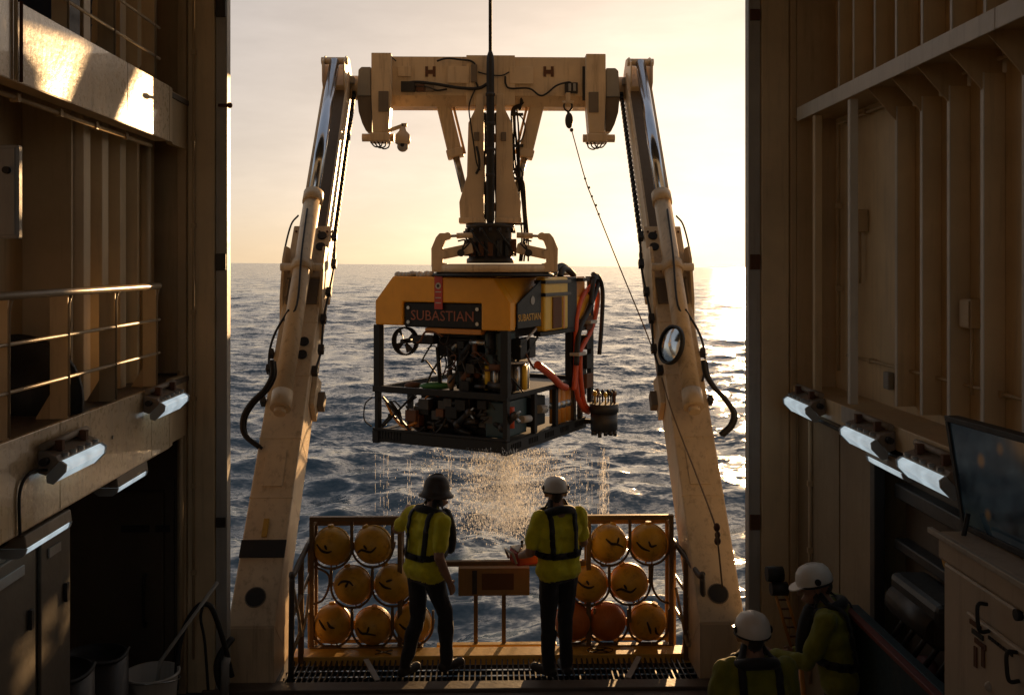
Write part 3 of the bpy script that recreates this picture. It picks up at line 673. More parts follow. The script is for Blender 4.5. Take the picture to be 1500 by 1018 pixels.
    # four-bar guide arms left and right
    for s in (-1, 1):
        xo = lambda a: 0.09 + s * a
        yb = cy - 0.28
        MB().prism([(xo(0.64), zr(-0.10)), (xo(0.855), zr(-0.10)), (xo(0.862), zr(0.22)), (xo(0.80), zr(0.37)), (xo(0.75), zr(0.43)), (xo(0.60), zr(0.43)), (xo(0.59), zr(0.36)), (xo(0.67), zr(0.33)), (xo(0.705), zr(0.24)), (xo(0.705), zr(0.02)), (xo(0.64), zr(0.02))][::s], yb - 0.09, yb + 0.09, 'y').build('guide_hook', 'crane_paint', t, 0.015)
        MB().bar((xo(0.30), yb, zr(0.23)), (xo(0.72), yb, zr(0.14)), 0.14, 0.15, (0, 1, 0)).build('guide_arm', 'crane_paint', t, 0.02)
        MB().cyl((xo(0.30), yb, zr(0.405)), (xo(0.52), yb, zr(0.395)), 0.040, n=12).build('guide_cylinder', 'crane_paint', t)
        MB().cyl((xo(0.52), yb, zr(0.395)), (xo(0.62), yb, zr(0.39)), 0.02, n=10).build('guide_rod', 'bare_steel', t)
        for a, z, r in ((0.64, 0.39, 0.05), (0.72, 0.14, 0.06), (0.46, 0.16, 0.05), (0.72, -0.03, 0.065)):
            MB().cyl((xo(a), yb - 0.11, zr(z)), (xo(a), yb + 0.11, zr(z)), r, n=14).build('pivot_pin', 'dark_steel' if a == 0.46 else 'crane_paint', t)
        hose('arm_hose', [(xo(0.34), yb - 0.1, zr(0.30)), (xo(0.44), yb - 0.13, zr(0.20)), (xo(0.40), yb - 0.1, zr(0.33)), (xo(0.5), yb - 0.08, zr(0.32))], 0.012, 'rubber', t)
        if s < 0: MB().box((xo(0.845), yb - 0.05, zr(-0.03)), (xo(0.862), yb + 0.092, zr(0.17))).build('red_marker', 'red_paint', t)
    # hose bundle on the right of the tower
    for i in range(5):
        d = 0.012 * i
        pts = [(776 - 3 * i, 140), (762, 152 + 2 * i), (752 + i, 160), (750 + 2 * i, 185), (751 + 2 * i, 220), (754 + 2 * i, 245 + 3 * i), (760 + 2 * i, 270), (763 + 2 * i, 310), (764 + 2 * i, 345), (760 + 3 * i, 383)]
        hose('hose', [P(u + random.uniform(-2, 2), v, BY + 0.1 - d) for u, v in pts], 0.013, 'rubber', t)
    for v in (168, 214, 262, 328):
        a = P(757, v, BY + 0.08); MB().box((a.x - 0.07, a.y - 0.03, a.z - 0.018), (a.x + 0.09, a.y + 0.03, a.z + 0.018)).build('hose_clamp', 'dark_steel', t)
    hose('hose', [P(u, v, BY + 0.05) for u, v in ((755, 165), (766, 175), (769, 190), (764, 205), (757, 212))], 0.010, 'rubber', t)
    hose('hose', [P(u, v, BY + 0.05) for u, v in ((750, 250), (760, 246), (766, 256), (760, 264), (752, 258), (756, 248))], 0.012, 'rubber', t)
    return t
paint('red_paint', (0.45, 0.04, 0.025), 0.45, dirt=0.3)
build_aframe()
# the lift cable that comes down through the beam
def build_lift_cable():
    t = thing('lift_cable', 'black armoured lift cable running vertically through the A-frame tower', 'cable', (0.03, BY - 0.1, 3.6))
    x = 0.03
    MB().cyl((x, BY - 0.13, zr(6.5)), (x, BY - 0.13, zr(2.85)), 0.024, n=10).build('cable', 'rubber', t)
    MB().lathe([(0.024, zr(2.92)), (0.045, zr(2.86)), (0.052, zr(2.75)), (0.054, zr(2.2)), (0.058, zr(1.95)), (0.058, zr(0.62)), (0.045, zr(0.57)), (0.0, zr(0.565))], 16, Matrix.Translation((x, BY - 0.13, 0))).build('bend_stiffener', 'rubber', t)
    for z in (1.2, 1.55, 1.9, 2.3):
        MB().lathe([(0.058, zr(z)), (0.066, zr(z + 0.01)), (0.066, zr(z + 0.04)), (0.058, zr(z + 0.05))], 16, Matrix.Translation((x, BY - 0.13, 0))).build('clamp_band', 'dark_steel', t)
build_lift_cable()

def build_camera_dome():
    p = P(590, 204, BY - 0.1)
    t = thing('security_camera', 'white dome security camera on a bracket under the left beam latch', 'camera', p)
    x, y, z = p
    MB().bar((x - 0.20, y, z + 0.11), (x + 0.02, y, z + 0.19), 0.05, 0.05).bar((x - 0.02, y, z + 0.19), (x + 0.06, y, z + 0.19), 0.05, 0.05).build('bracket', 'crane_paint', t, 0.008)
    MB().lathe([(0.0, 0.17), (0.035, 0.17), (0.05, 0.11), (0.098, 0.06), (0.105, 0.02), (0.105, -0.05), (0.09, -0.07), (0.0, -0.07)], 20, Matrix.Translation(p)).build('housing', 'crane_paint', t)
    MB().ball((x, y, z - 0.10), 0.078, 18, 12).build('camera_ball', 'pale_seal', t)
    MB().cyl((x, y - 0.06, z - 0.09), (x, y - 0.085, z - 0.09), 0.026, n=14).build('lens', 'rubber', t)
build_camera_dome()
def build_hook():
    p = P(832, 160, BY - 0.08)
    t = thing('hook_block', 'small hook block hanging from a shackle under the beam', 'hook', p)
    x, y, z = p
    ring = [(x + 0.055 * math.cos(a), y, z + 0.04 + 0.07 * math.sin(a)) for a in np.linspace(0, 6.28, 20)[:-1]]
    MB().tube(ring, 0.014, 7, True).build('shackle', 'dark_steel', t)
    MB().cyl((x - 0.08, y, z + 0.09), (x + 0.08, y, z + 0.09), 0.022, n=8).box((x - 0.03, y - 0.03, z + 0.09), (x + 0.03, y + 0.03, z + 0.22)).build('eye_plate', 'crane_paint', t)
    MB().ball((x + 0.015, y, z - 0.16), 0.075, 14, 10, (0.75, 0.6, 1.5)).build('block_body', 'dark_steel', t)
    MB().cyl((x, y, z - 0.02), (x + 0.01, y, z - 0.08), 0.02, n=8).build('swivel', 'dark_steel', t)
    MB().ball((x + 0.05, y, z - 0.29), 0.028, 10, 6).build('rope_stopper', 'rubber', t)
    q = [p + Vector((0.05, 0, -0.29)), P(857, 262, 13.2), P(868, 292, 13.0), P(905, 385, 12.2), P(944, 480, 11.5), P(962, 530, 10.9), P(985, 605, 10.1), P(1018, 690, 9.3), P(1046, 765, 8.75), P(1052, 800, 8.66), P(1058, 860, 8.60)]
    tl = MB().tube(spline(q, 8), 0.0075, 6).build('tag_line', 'rope'); tag(tl, 'thin tag line slanting from the hook block down past the right leg', 'rope')
    for f in range(5):
        a = P(857 + f * 5 + (f % 2), 262 + f * 13, 13.2 - f * 0.09); MB().ball(a, 0.017, 8, 6).build('rope_knot', 'rubber', tl)
    for u, v, r in ((1050, 772, 0.030), (1051, 783, 0.026), (1051, 792, 0.03)):
        MB().ball(P(u, v, 8.7), r, 8, 6, (1, 1, 1.3)).build('rope_knot', 'rust', tl)
paint('rope', (0.24, 0.15, 0.08), 0.8, dirt=0.2)
build_hook()
def build_mirror():
    c = P(983, 505, 10.35)
    t = thing('convex_mirror', 'oval looking convex mirror with black rim on the right A-frame leg', 'mirror', c)
    n = Vector((-0.80, -0.36, 0.2)).normalized(); q = n.to_track_quat('Z', 'Y').to_matrix().to_4x4(); M = Matrix.Translation(c) @ q
    R = 0.195
    MB().lathe([(R, -0.03), (R + 0.015, -0.02), (R + 0.015, 0.02), (R, 0.03), (R - 0.012, 0.02)], 32, M).build('rim', 'rubber', t)
    MB().lathe([(R * k, 0.05 * (1 - k * k)) for k in (1, .85, .7, .5, .3, .12, 0.001)], 32, M).build('mirror_glass', 'mirror_glass', t)
    MB().lathe([(R, -0.03), (R * 0.7, -0.06), (0.0, -0.065)], 32, M).build('mirror_back', 'dark_steel', t)
    MB().cyl(c - n * 0.05, c + Vector((0.16, 0.16, -0.05)), 0.02, n=8).build('mirror_arm', 'dark_steel', t)
paint('mirror_glass', (0.75, 0.8, 0.85), 0.06, metal=1.0, dirt=0, bump=0.0)
build_mirror()
# ------------------------------------------------------------------ the remotely operated vehicle
paint('rov_foam', (0.80, 0.36, 0.012), 0.40, dirt=0.15, dirt_col=(0.4, 0.16, 0.01), bump=0.05)
paint('rov_yellow', (0.72, 0.46, 0.03), 0.35, dirt=0.2, dirt_col=(0.3, 0.15, 0.01))
paint('rov_frame', (0.016, 0.017, 0.018), 0.5, dirt=0.25, dirt_col=(0.06, 0.035, 0.015), spec=0.25)
paint('rov_panel', (0.012, 0.014, 0.016), 0.45, dirt=0.2, spec=0.25)
paint('rov_hose', (0.62, 0.09, 0.025), 0.42, dirt=0.2, dirt_col=(0.25, 0.05, 0.02))
paint('rov_orange', (0.60, 0.24, 0.03), 0.4, dirt=0.2)
paint('rov_green', (0.05, 0.20, 0.05), 0.5, dirt=0.2)
paint('rov_teal', (0.012, 0.04, 0.05), 0.4, dirt=0.2)
paint('letter_gold', (0.70, 0.42, 0.08), 0.5, dirt=0.0)
paint('letter_red', (0.30, 0.09, 0.045), 0.5, dirt=0.0)
def build_rov():
    loc = Vector((0.245, 13.2, zr(-2.51))); rz = -math.radians(29)
    t = thing('underwater_vehicle', 'yellow topped black framed underwater robot dripping below the A-frame', 'robot', loc, rz)
    M = Matrix.Translation(loc) @ Matrix.Rotation(rz, 4, 'Z')
    B = lambda: MB()
    W = -2.15
    g = lambda x, y, z: M @ Vector((x, y, z))
    # flotation: hipped block with a notch for the name board
    prof = [(-2.12, 1.66), (-1.65, 1.66), (-1.65, 1.99), (-0.385, 1.99), (-0.385, 1.63), (0.05, 1.63), (0.05, 2.0), (-0.20, 2.335), (-1.82, 2.35), (-2.12, 2.0)]
    foam = B().prism(prof, 0.0, 0.16, 'y', M).build('flotation_block', 'rov_foam', t, 0.018)
    B().prism([(-2.10, 1.67), (0.045, 1.67), (0.045, 2.0), (-0.20, 2.33), (-1.82, 2.345), (-2.10, 2.0)], 0.165, 2.75, 'y', M).build('flotation_block', 'rov_foam', t, 0.018)
    B().box((-1.75, 0.1, 2.345), (-0.2, 2.6, 2.39), M).build('top_deck', 'rov_yellow', t, 0.01)
    # crumpled clear wrap on the top edge
    w = MB(); pts = [g(-1.78 + i * 0.06, 0.08, 2.36 + 0.05 * random.random()) for i in range(11)]
    for i in range(10): w.ball(pts[i], 0.05, 7, 5, (1.2, 1, 0.5 + 0.5 * random.random()))
    w.build('tarp_roll', 'pale_seal', t)
    nb = B().box((-1.645, 0.03, 1.64), (-0.39, 0.07, 1.985), M).build('name_board', 'rov_panel', t, 0.02)
    F = M @ Matrix.Translation((-1.02, 0.028, 1.80)) @ Matrix.Rotation(math.radians(90), 4, 'X')
    lettering('lettering', 'SUBASTIAN', 0.20, 'letter_red', nb, F)
    for x in (-0.46, -1.57):
        for z in (1.71, 1.91):
            B().cyl(g(x, 0.03, z), g(x, 0.012, z), 0.026, n=12).build('board_bolt', 'bare_steel', nb)
    # red warning tag hung over the front
    tagp = B().box((-1.12, -0.012, 1.90), (-0.99, -0.002, 2.38), M).build('warning_tag', 'red_paint', t)
    B().cyl(g(-1.055, -0.013, 2.22), g(-1.055, -0.018, 2.22), 0.045, n=16).build('tag_disc', 'pale_seal', tagp)
    B().cyl(g(-1.055, -0.018, 2.22), g(-1.055, -0.023, 2.22), 0.022, n=12).build('tag_dot', 'rubber', tagp)
    for z in (2.13, 2.05, 1.98): B().box((-1.10, -0.016, z), (-1.01, -0.013, z + 0.014), M).build('tag_line', 'pale_seal', tagp)
    # right-hand side panel with its lettering
    sp = B().prism([(0.17, 1.65), (0.90, 1.65), (0.90, 2.30), (0.17, 1.985)], 0.052, 0.075, 'x', M).build('side_panel', 'rov_panel', t, 0.008)
    F = M @ Matrix.Translation((0.0765, 0.53, 1.79)) @ Matrix.Rotation(math.radians(90), 4, 'Z') @ Matrix.Rotation(math.radians(90), 4, 'X')
    lettering('lettering', 'SUBASTIAN', 0.135, 'letter_gold', sp, F)
    B().cyl(g(0.075, 0.62, 2.02), g(0.082, 0.62, 2.02), 0.06, n=16).build('round_mark', 'grey_paint', sp)
    # yellow tank with straps
    tk = B().box((-0.05, 0.95, 1.57), (0.10, 1.76, 2.33), M).build('yellow_tank', 'rov_yellow', t, 0.03)
    B().box((0.101, 1.20, 1.60), (0.118, 1.50, 2.05), M).build('tank_rib', 'rust', tk, 0.004); B().box((0.101, 1.56, 1.58), (0.112, 1.62, 2.05), M).build('tank_rib', 'rov_orange', tk, 0.004)
    for z in (2.24, 2.06): B().box((-0.06, 0.94, z), (0.122, 1.82, z + 0.05), M).build('tank_strap', 'dark_steel', tk, 0.006)
    B().box((-0.1, 1.80, 1.55), (0.06, 2.18, 2.33), M).build('side_fairing', 'rov_panel', t, 0.02)
    B().box((-0.1, 2.20, 1.9), (0.03, 2.55, 2.33), M).build('side_fairing', 'rov_orange', t, 0.02)
    B().box((-0.05, 0.9, 1.50), (0.06, 2.6, 1.56), M).build('side_beam', 'rov_frame', t, 0.006)
    # posts of the frame
    for x, y in ((-2.10, 0.06), (-0.045, 0.06), (-2.10, 2.5)):
        B().box((x - 0.055, y - 0.055, 0.74), (x + 0.055, y + 0.055, 1.66), M).build('frame_post', 'rov_frame', t, 0.008)
    B().box((-0.09, 2.05, 0.66), (0.02, 2.42, 1.9), M).build('frame_post', 'rov_frame', t, 0.008)
    B().box((-0.02, 2.72, 0.35), (0.05, 2.84, 2.33), M).build('frame_post', 'rov_frame', t, 0.008)
    B().box((-0.09, 2.3, 0.5), (0.03, 2.6, 0.95), M).build('frame_post', 'rov_frame', t, 0.008)
    B().cyl(g(0.03, 2.12, 0.78), g(0.045, 2.12, 0.78), 0.05, n=16).build('round_plate', 'pale_seal', t)
    # lower tray: rails, skids, mullions, floor
    for y0, y1, z0, z1, nm in ((0, 0.07, 0.70, 0.79, 'tray_rail'), (0, 0.05, 0.152, 0.19, 'tray_rail'), (2.5, 2.57, 0.70, 0.78, 'tray_rail')):
        B().box((W - 0.02, y0, z0), (0.0, y1, z1), M).build(nm, 'rov_frame', t, 0.008)
    for x0 in (W, -0.075):
        B().box((x0, 0.072, 0.70), (x0 + 0.075, 2.5, 0.77), M).build('tray_rail', 'rov_frame', t, 0.008)
        # slotted skid
        sk = MB()
        sk.box((x0, -0.02, -0.02), (x0 + 0.09, 2.62, 0.03), M).box((x0, -0.02, 0.115), (x0 + 0.09, 2.60, 0.15), M)
        for y in np.arange(-0.02, 2.6, 0.052):
            if int((y + 0.02) / 0.052) % 10 in (0, 1, 8, 9): sk.box((x0, y, 0.03), (x0 + 0.09, y + 0.052, 0.115), M)
            else: sk.box((x0, y, 0.03), (x0 + 0.09, y + 0.02, 0.115), M)
        sk.build('skid', 'rov_frame', t)
        for y in (0.02, 0.85, 1.55, 2.2, 2.45):
            B().box((x0 + 0.005, y, 0.15), (x0 + 0.07, y + 0.09, 0.70), M).build('tray_post', 'rov_frame', t, 0.006)
    B().box((W + 0.08, 0.1, 0.10), (-0.08, 2.4, 0.14), M).build('tray_floor', 'rubber', t)
    B().box((W + 0.55, 0.40, 0.14), (-0.42, 0.44, 0.69), M).build('tray_bulkhead', 'rov_panel', t)
    B().box((W + 0.75, 0.10, 0.705), (-0.1, 2.4, 0.73), M).build('tray_lid', 'rov_frame', t)
    B().box((W, 0.03, 0.15), (W + 0.06, 0.09, 0.70), M).build('tray_post', 'rov_frame', t, 0.006)
    for a, b in (((W + 0.1, 0.20), (W + 0.62, 0.68)), ((W + 0.1, 0.62), (W + 0.6, 0.14))):
        B().bar(g(a[0], 0.09, a[1]), g(b[0], 0.09, b[1]), 0.03, 0.05, (0, 1, 0)).build('cross_brace', 'rov_frame', t)
    hose('tray_cable', [g(W - 0.02, 0.0, 0.62), g(W - 0.14, 0.0, 0.52), g(W - 0.16, 0.0, 0.30), g(W - 0.03, 0, 0.20)], 0.010, 'rubber', t)
    hose('tray_hose', [g(-2.0, 0.1, 0.55), g(-1.9, 0.14, 0.35), g(-1.7, 0.12, 0.22), g(-1.5, 0.14, 0.30)], 0.022, 'rov_orange', t)
    # gear packed behind the tray front
    rq = random.Random(21)
    for i in range(46):
        x = rq.uniform(-1.62, -0.30); z = rq.uniform(0.20, 0.62); y = rq.uniform(0.12, 0.36); e = rq.uniform(0.03, 0.085)
        m_ = rq.choice(['rov_frame', 'rov_panel', 'dark_steel', 'rubber', 'rov_frame', 'rust', 'dark_steel'])
        if i % 2: B().box((x - e, y - e, z - e), (x + e * 1.3, y + e, z + e), M).build('tool_box', m_, t, 0.006)
        else: B().cyl(g(x - e, y, z), g(x + e * 2, y - 0.02, z + rq.uniform(-.08, .08)), e * 0.55, n=10).build('tool_cylinder', m_, t)
    for i in range(16):
        x = rq.uniform(-2.0, -0.4); q = [Vector((x, 0.12, rq.uniform(.2, .65)))]
        for k in range(3): q.append(q[-1] + Vector((rq.uniform(-.16, .16), rq.uniform(-.02, .05), rq.uniform(-.18, .18))))
        for p_ in q: p_.z = min(0.68, max(0.17, p_.z))
        hose('tray_hose', [M @ p_ for p_ in q], rq.choice([0.012, 0.018, 0.024]), rq.choice(['rubber', 'rubber', 'rov_orange', 'dark_steel']), t, 5, 6)
    sk = MB(); sk.box((W - 0.02, 0.0, 0.0), (0.0, 0.05, 0.04), M).box((W + 0.5, 0.0, 0.042), (-0.001, 0.048, 0.150), M).box((W - 0.02, 0.0, 0.042), (W + 0.10, 0.048, 0.150), M)
    for i in range(8): sk.box((W + 0.125 + i * 0.05, 0.0, 0.042), (W + 0.148 + i * 0.05, 0.048, 0.150), M)
    sk.build('skirt', 'rov_frame', t)
    # manipulator arms folded in the tray
    for x in (-1.05, -0.35):
        pts = [g(x, 0.6, 0.25), g(x - 0.08, 0.25, 0.42), g(x + 0.22, 0.12, 0.32), g(x + 0.42, 0.10, 0.50)]
        for i in range(3):
            B().cyl(pts[i], pts[i + 1], 0.05, 0.042, 12).build('manipulator_link', 'rov_frame', t)
            B().ball(pts[i + 1], 0.062, 12, 8).build('manipulator_joint', 'dark_steel', t)
        for k in (-1, 1):
            B().bar(pts[3], pts[3] + M.to_3x3() @ Vector((0.1, -0.04, 0.07 * k)), 0.03, 0.02).build('manipulator_jaw', 'bare_steel', t)
    # thruster, front left
    c = g(-1.70, 0.14, 1.43)
    D = Matrix.Translation(c) @ M.to_3x3().to_4x4() @ Matrix.Rotation(math.radians(90), 4, 'X') 
    th = B().lathe([(0.182, -0.05), (0.198, -0.055), (0.205, 0.0), (0.198, 0.055), (0.182, 0.05), (0.178, 0.0), (0.182, -0.05)], 36, D).build('thruster_ring', 'rov_frame', t)
    B().cyl(c + D.to_3x3() @ Vector((0, 0, -0.2)), c + D.to_3x3() @ Vector((0, 0, 0.08)), 0.035, n=14).build('thruster_hub', 'rov_frame', th)
    for k in range(4):
        a = k * math.pi / 2 + 0.5
        e = lambda r, q, z: c + D.to_3x3() @ Vector((r * math.cos(q), r * math.sin(q), z))
        B().add([e(0.04, a - .2, .03), e(0.04, a + .3, -.02), e(0.172, a + .33, -.03), e(0.172, a - .22, .03)] + [e(0.04, a - .2, .036), e(0.04, a + .3, -.014), e(0.172, a + .33, -.024), e(0.172, a - .22, .036)],
                [(0, 1, 2, 3), (7, 6, 5, 4), (0, 4, 5, 1), (1, 5, 6, 2), (2, 6, 7, 3), (3, 7, 4, 0)]).build('propeller_blade', 'dark_steel', th)
    B().box((-1.55, 0.08, 1.40), (-1.2, 0.25, 1.52), M).build('thruster_bracket', 'rov_frame', t, 0.02)
    # belly of the vehicle: electronics cans, valve packs, lights, cabling
    B().box((-1.3, 0.25, 1.50), (-0.2, 2.4, 1.64), M).build('equipment_deck', 'rov_frame', t, 0.01)
    B().box((-1.32, 0.06, 1.56), (-0.42, 0.2, 1.635), M).build('light_bar', 'rov_orange', t, 0.01)
    B().box((-1.1, 0.62, 0.74), (-0.30, 0.98, 1.5), M).build('electronics_housing', 'rov_panel', t, 0.03)
    B().box((-1.02, 0.40, 0.76), (-0.64, 0.60, 1.49), M).build('electronics_housing', 'rov_panel', t, 0.02)
    B().box((-1.28, 0.30, 1.22), (-0.62, 0.55, 1.49), M).build('electronics_housing', 'rov_frame', t, 0.02)
    B().box((-0.42, 0.15, 1.15), (-0.12, 0.5, 1.6), M).build('electronics_housing', 'rov_teal', t, 0.02)
    kinds = [('pressure_can', 'rov_frame'), ('pressure_can', 'bare_steel'), ('valve_pack', 'rov_panel'), ('sensor_can', 'rust'), ('connector', 'dark_steel'), ('sensor_can', 'dark_steel'), ('valve_pack', 'dark_steel')]
    rd = random.Random(3)
    for i in range(62):
        nm, mt = kinds[rd.randrange(len(kinds))]
        x = rd.uniform(-1.18, -0.1); y = rd.uniform(0.12, 0.6); z = rd.uniform(0.85, 1.5)
        if x < -0.85 and z < 1.25: x += 0.45
        s = rd.uniform(0.035, 0.09)
        if 'valve' in nm: B().box((x - s, y - s, z - s), (x + s, y + s, z + s * 0.9), M).build(nm, mt, t, 0.008)
        else:
            d = Vector(rd.choice([(1, 0, 0), (0, 0, 1), (0, 0, 1), (0.5, 0.3, 0.8)])).normalized() * s * 1.9
            p = Vector((x, y, z)); B().cyl(M @ (p - d), M @ (p + d), s * 0.75, n=12).cyl(M @ (p + d), M @ (p + d * 1.12), s * 0.85, n=12).build(nm, mt, t)
    for i in range(34):
        x = rd.uniform(-1.25, -0.12); y = rd.uniform(0.05, 0.5); z = rd.uniform(1.2, 1.6)
        q = [Vector((x, y, z))]
        for k in range(4): q.append(q[-1] + Vector((rd.uniform(-.16, .16), rd.uniform(-.05, .05), rd.uniform(-.22, .08))))
        hose('cable', [M @ p for p in q], rd.choice([0.008, 0.012, 0.016]), rd.choice(['rubber', 'rubber', 'rubber', 'rust', 'dark_steel']), t, 5, 6)
    # two legs under the bar
    for x in (-1.20, -1.02): B().cyl(g(x, 0.2, 1.36), g(x + 0.02, 0.25, 0.76), 0.03, n=10).build('strut', 'rov_frame', t)
    # green and brown samples lying on the tray
    B().ball(g(-1.25, 0.25, 0.81), 0.10, 14, 8, (2.4, 1.2, 0.55)).build('sample_bag', 'rov_green', t)
    B().ball(g(-1.62, 0.22, 0.80), 0.085, 12, 8, (1.5, 1, 0.6)).build('sample_bag', 'rust', t)
    B().ball(g(-0.98, 0.2, 0.88), 0.07, 12, 8, (0.8, 0.8, 1.5)).build('sample_bag', 'rope', t)
    # side bay: turntable with cans, bottles, hoses
    B().cyl(g(-0.28, 0.50, 0.80), g(-0.28, 0.50, 1.16), 0.28, n=28).build('carousel', 'dark_steel', t)
    for k in range(12):
        a = k * math.pi / 6
        B().cyl(g(-0.28 + 0.285 * math.cos(a), 0.5 + 0.285 * math.sin(a), 0.80), g(-0.28 + 0.285 * math.cos(a), 0.5 + 0.285 * math.sin(a), 1.13), 0.045, n=10).build('sample_tube', 'bare_steel' if k % 2 else 'rov_yellow', t)
    B().cyl(g(-0.28, 0.50, 1.165), g(-0.28, 0.50, 1.19), 0.34, n=28).build('carousel_lid', 'pale_seal', t)
    for k in range(14):
        a = rd.uniform(0, 6.28); r = rd.uniform(0.05, 0.26)
        x, y = -0.28 + r * math.cos(a), 0.5 + r * math.sin(a)
        B().cyl(g(x, y, 1.19), g(x + rd.uniform(-.03, .03), y, 1.25 + rd.random() * 0.16), 0.02, n=7).build('connector', rd.choice(['rov_orange', 'dark_steel', 'bare_steel']), t)
    B().bar(g(0.02, 0.35, 1.40), g(0.02, 0.85, 1.62), 0.02, 0.03).build('stay', 'pale_seal', t); B().bar(g(0.02, 0.55, 1.30), g(0.02, 0.9, 1.5), 0.02, 0.03).build('stay', 'rov_frame', t)
    for y in (0.35, 0.62):
        B().box((-0.12, y, 1.22), (0.03, y + 0.2, 1.5), M).build('valve_pack', 'rov_panel', t, 0.01)
    B().box((-0.4, 0.14, 0.17), (-0.1, 0.8, 0.66), M).build('battery_box', 'rov_teal', t, 0.02)
    B().box((-0.4, 0.98, 0.2), (-0.1, 1.4, 0.62), M).build('battery_box', 'rov_panel', t, 0.02)
    B().cyl(g(-0.03, 0.18, 0.32), g(-0.03, 0.18, 0.60), 0.05, n=12).build('bottle', 'rov_hose', t)
    B().cyl(g(-0.06, 0.56, 0.38), g(-0.06, 0.8, 0.36), 0.05, n=12).build('bottle', 'pale_seal', t)
    B().cyl(g(-0.06, 1.1, 0.45), g(-0.06, 1.3, 0.43), 0.06, n=12).build('bottle', 'grey_paint', t)
    for y in (1.72, 1.90, 2.08):
        B().cyl(g(-0.10, y, 0.16), g(-0.10, y, 0.68), 0.085, n=14).build('bottle', 'rov_orange', t)
        B().cyl(g(-0.10, y, 0.38), g(-0.10, y, 0.48), 0.09, n=14).build('bottle_band', 'bare_steel', t)
    # red hoses at the stern quarter
    h = lambda pts, r, mt='rov_hose', x=0.06: hose('hose', [g(x + q[2] if len(q) > 2 else x, q[0], q[1]) for q in pts], r, mt, t, 8, 9)
    h([(0.80, 1.12), (1.2, 0.95), (1.55, 0.76), (1.72, 0.70, 0.02)], 0.055)
    h([(2.05, 0.62), (2.1, 0.9), (2.12, 1.3), (2.15, 1.7), (2.35, 2.0), (2.62, 2.14), (2.85, 2.18), (2.98, 2.02), (2.9, 1.75), (2.72, 1.5), (2.4, 1.28), (2.2, 1.1), (2.12, 0.8), (2.2, 0.5), (2.4, 0.3), (2.6, 0.22)], 0.040)
    h([(2.2, 1.2), (2.2, 0.9), (2.3, 0.5), (2.45, 0.32), (2.7, 0.25)], 0.036, x=0.10)
    h([(2.05, 1.0), (2.15, 1.5), (2.5, 1.8), (2.8, 2.1), (2.9, 2.3), (2.7, 2.36)], 0.042, 'rubber', x=0.10)
    h([(2.5, 1.9), (2.62, 2.25), (2.8, 2.33), (2.98, 2.1), (2.95, 1.6), (2.85, 1.1)], 0.035, 'rubber', x=0.14)
    h([(1.9, 2.33), (2.0, 2.44), (2.2, 2.43), (2.4, 2.35)], 0.05, 'rubber', x=-0.1); h([(1.7, 2.35), (2.0, 2.50), (2.3, 2.44), (2.5, 2.33)], 0.04, 'rubber', x=-0.14)
    for y, z in ((2.3, 2.28), (2.75, 2.30), (2.6, 1.62), (2.15, 1.16)): B().box((0.0, y - 0.13, z - 0.02), (0.16, y + 0.13, z + 0.03), M).build('hose_clamp', 'rov_frame' if z > 2 else 'pale_seal', t, 0.006)
    for z in (1.5, 1.2, 0.9, 0.6):
        B().box((-0.06, 2.5, z), (0.08, 2.74, z + 0.22), M).build('hydraulic_block', rd.choice(['rov_frame', 'rust', 'dark_steel']), t, 0.01)
    # sampling carousel slung outboard at the stern, bristling with core tubes
    c0 = Vector((0.33, 2.58, 0.0))
    ro = B().cyl(M @ (c0 + Vector((0, 0, -0.02))), M @ (c0 + Vector((0, 0, 0.24))), 0.21, n=24).build('corer_drum', 'dark_steel', t)
    B().cyl(M @ (c0 + Vector((0, 0, 0.245))), M @ (c0 + Vector((0, 0, 0.38))), 0.225, n=24).build('corer_flange', 'dark_steel', ro)
    B().box(tuple(c0 + Vector((-0.42, -0.05, 0.05))), tuple(c0 + Vector((-0.2, 0.05, 0.12))), M).build('corer_arm', 'rov_frame', ro)
    for k in range(12):
        a = k * math.pi / 6; r = 0.17
        p = c0 + Vector((r * math.cos(a), r * math.sin(a), 0.38))
        B().cyl(M @ p, M @ (p + Vector((0, 0, 0.12))), 0.014, n=7).ball(M @ (p + Vector((0, 0, 0.14 + 0.03 * rd.random()))), 0.032, 10, 7, (1, 1, 1.4)).build('core_handle', rd.choice(['rust', 'rubber', 'rubber', 'bare_steel', 'rov_yellow']), ro)
        B().cyl(M @ (p - Vector((0, 0, 0.40))), M @ (p - Vector((0, 0, 0.46 + 0.05 * rd.random()))), 0.03, n=8).build('core_tube', 'dark_steel', ro)
build_rov()
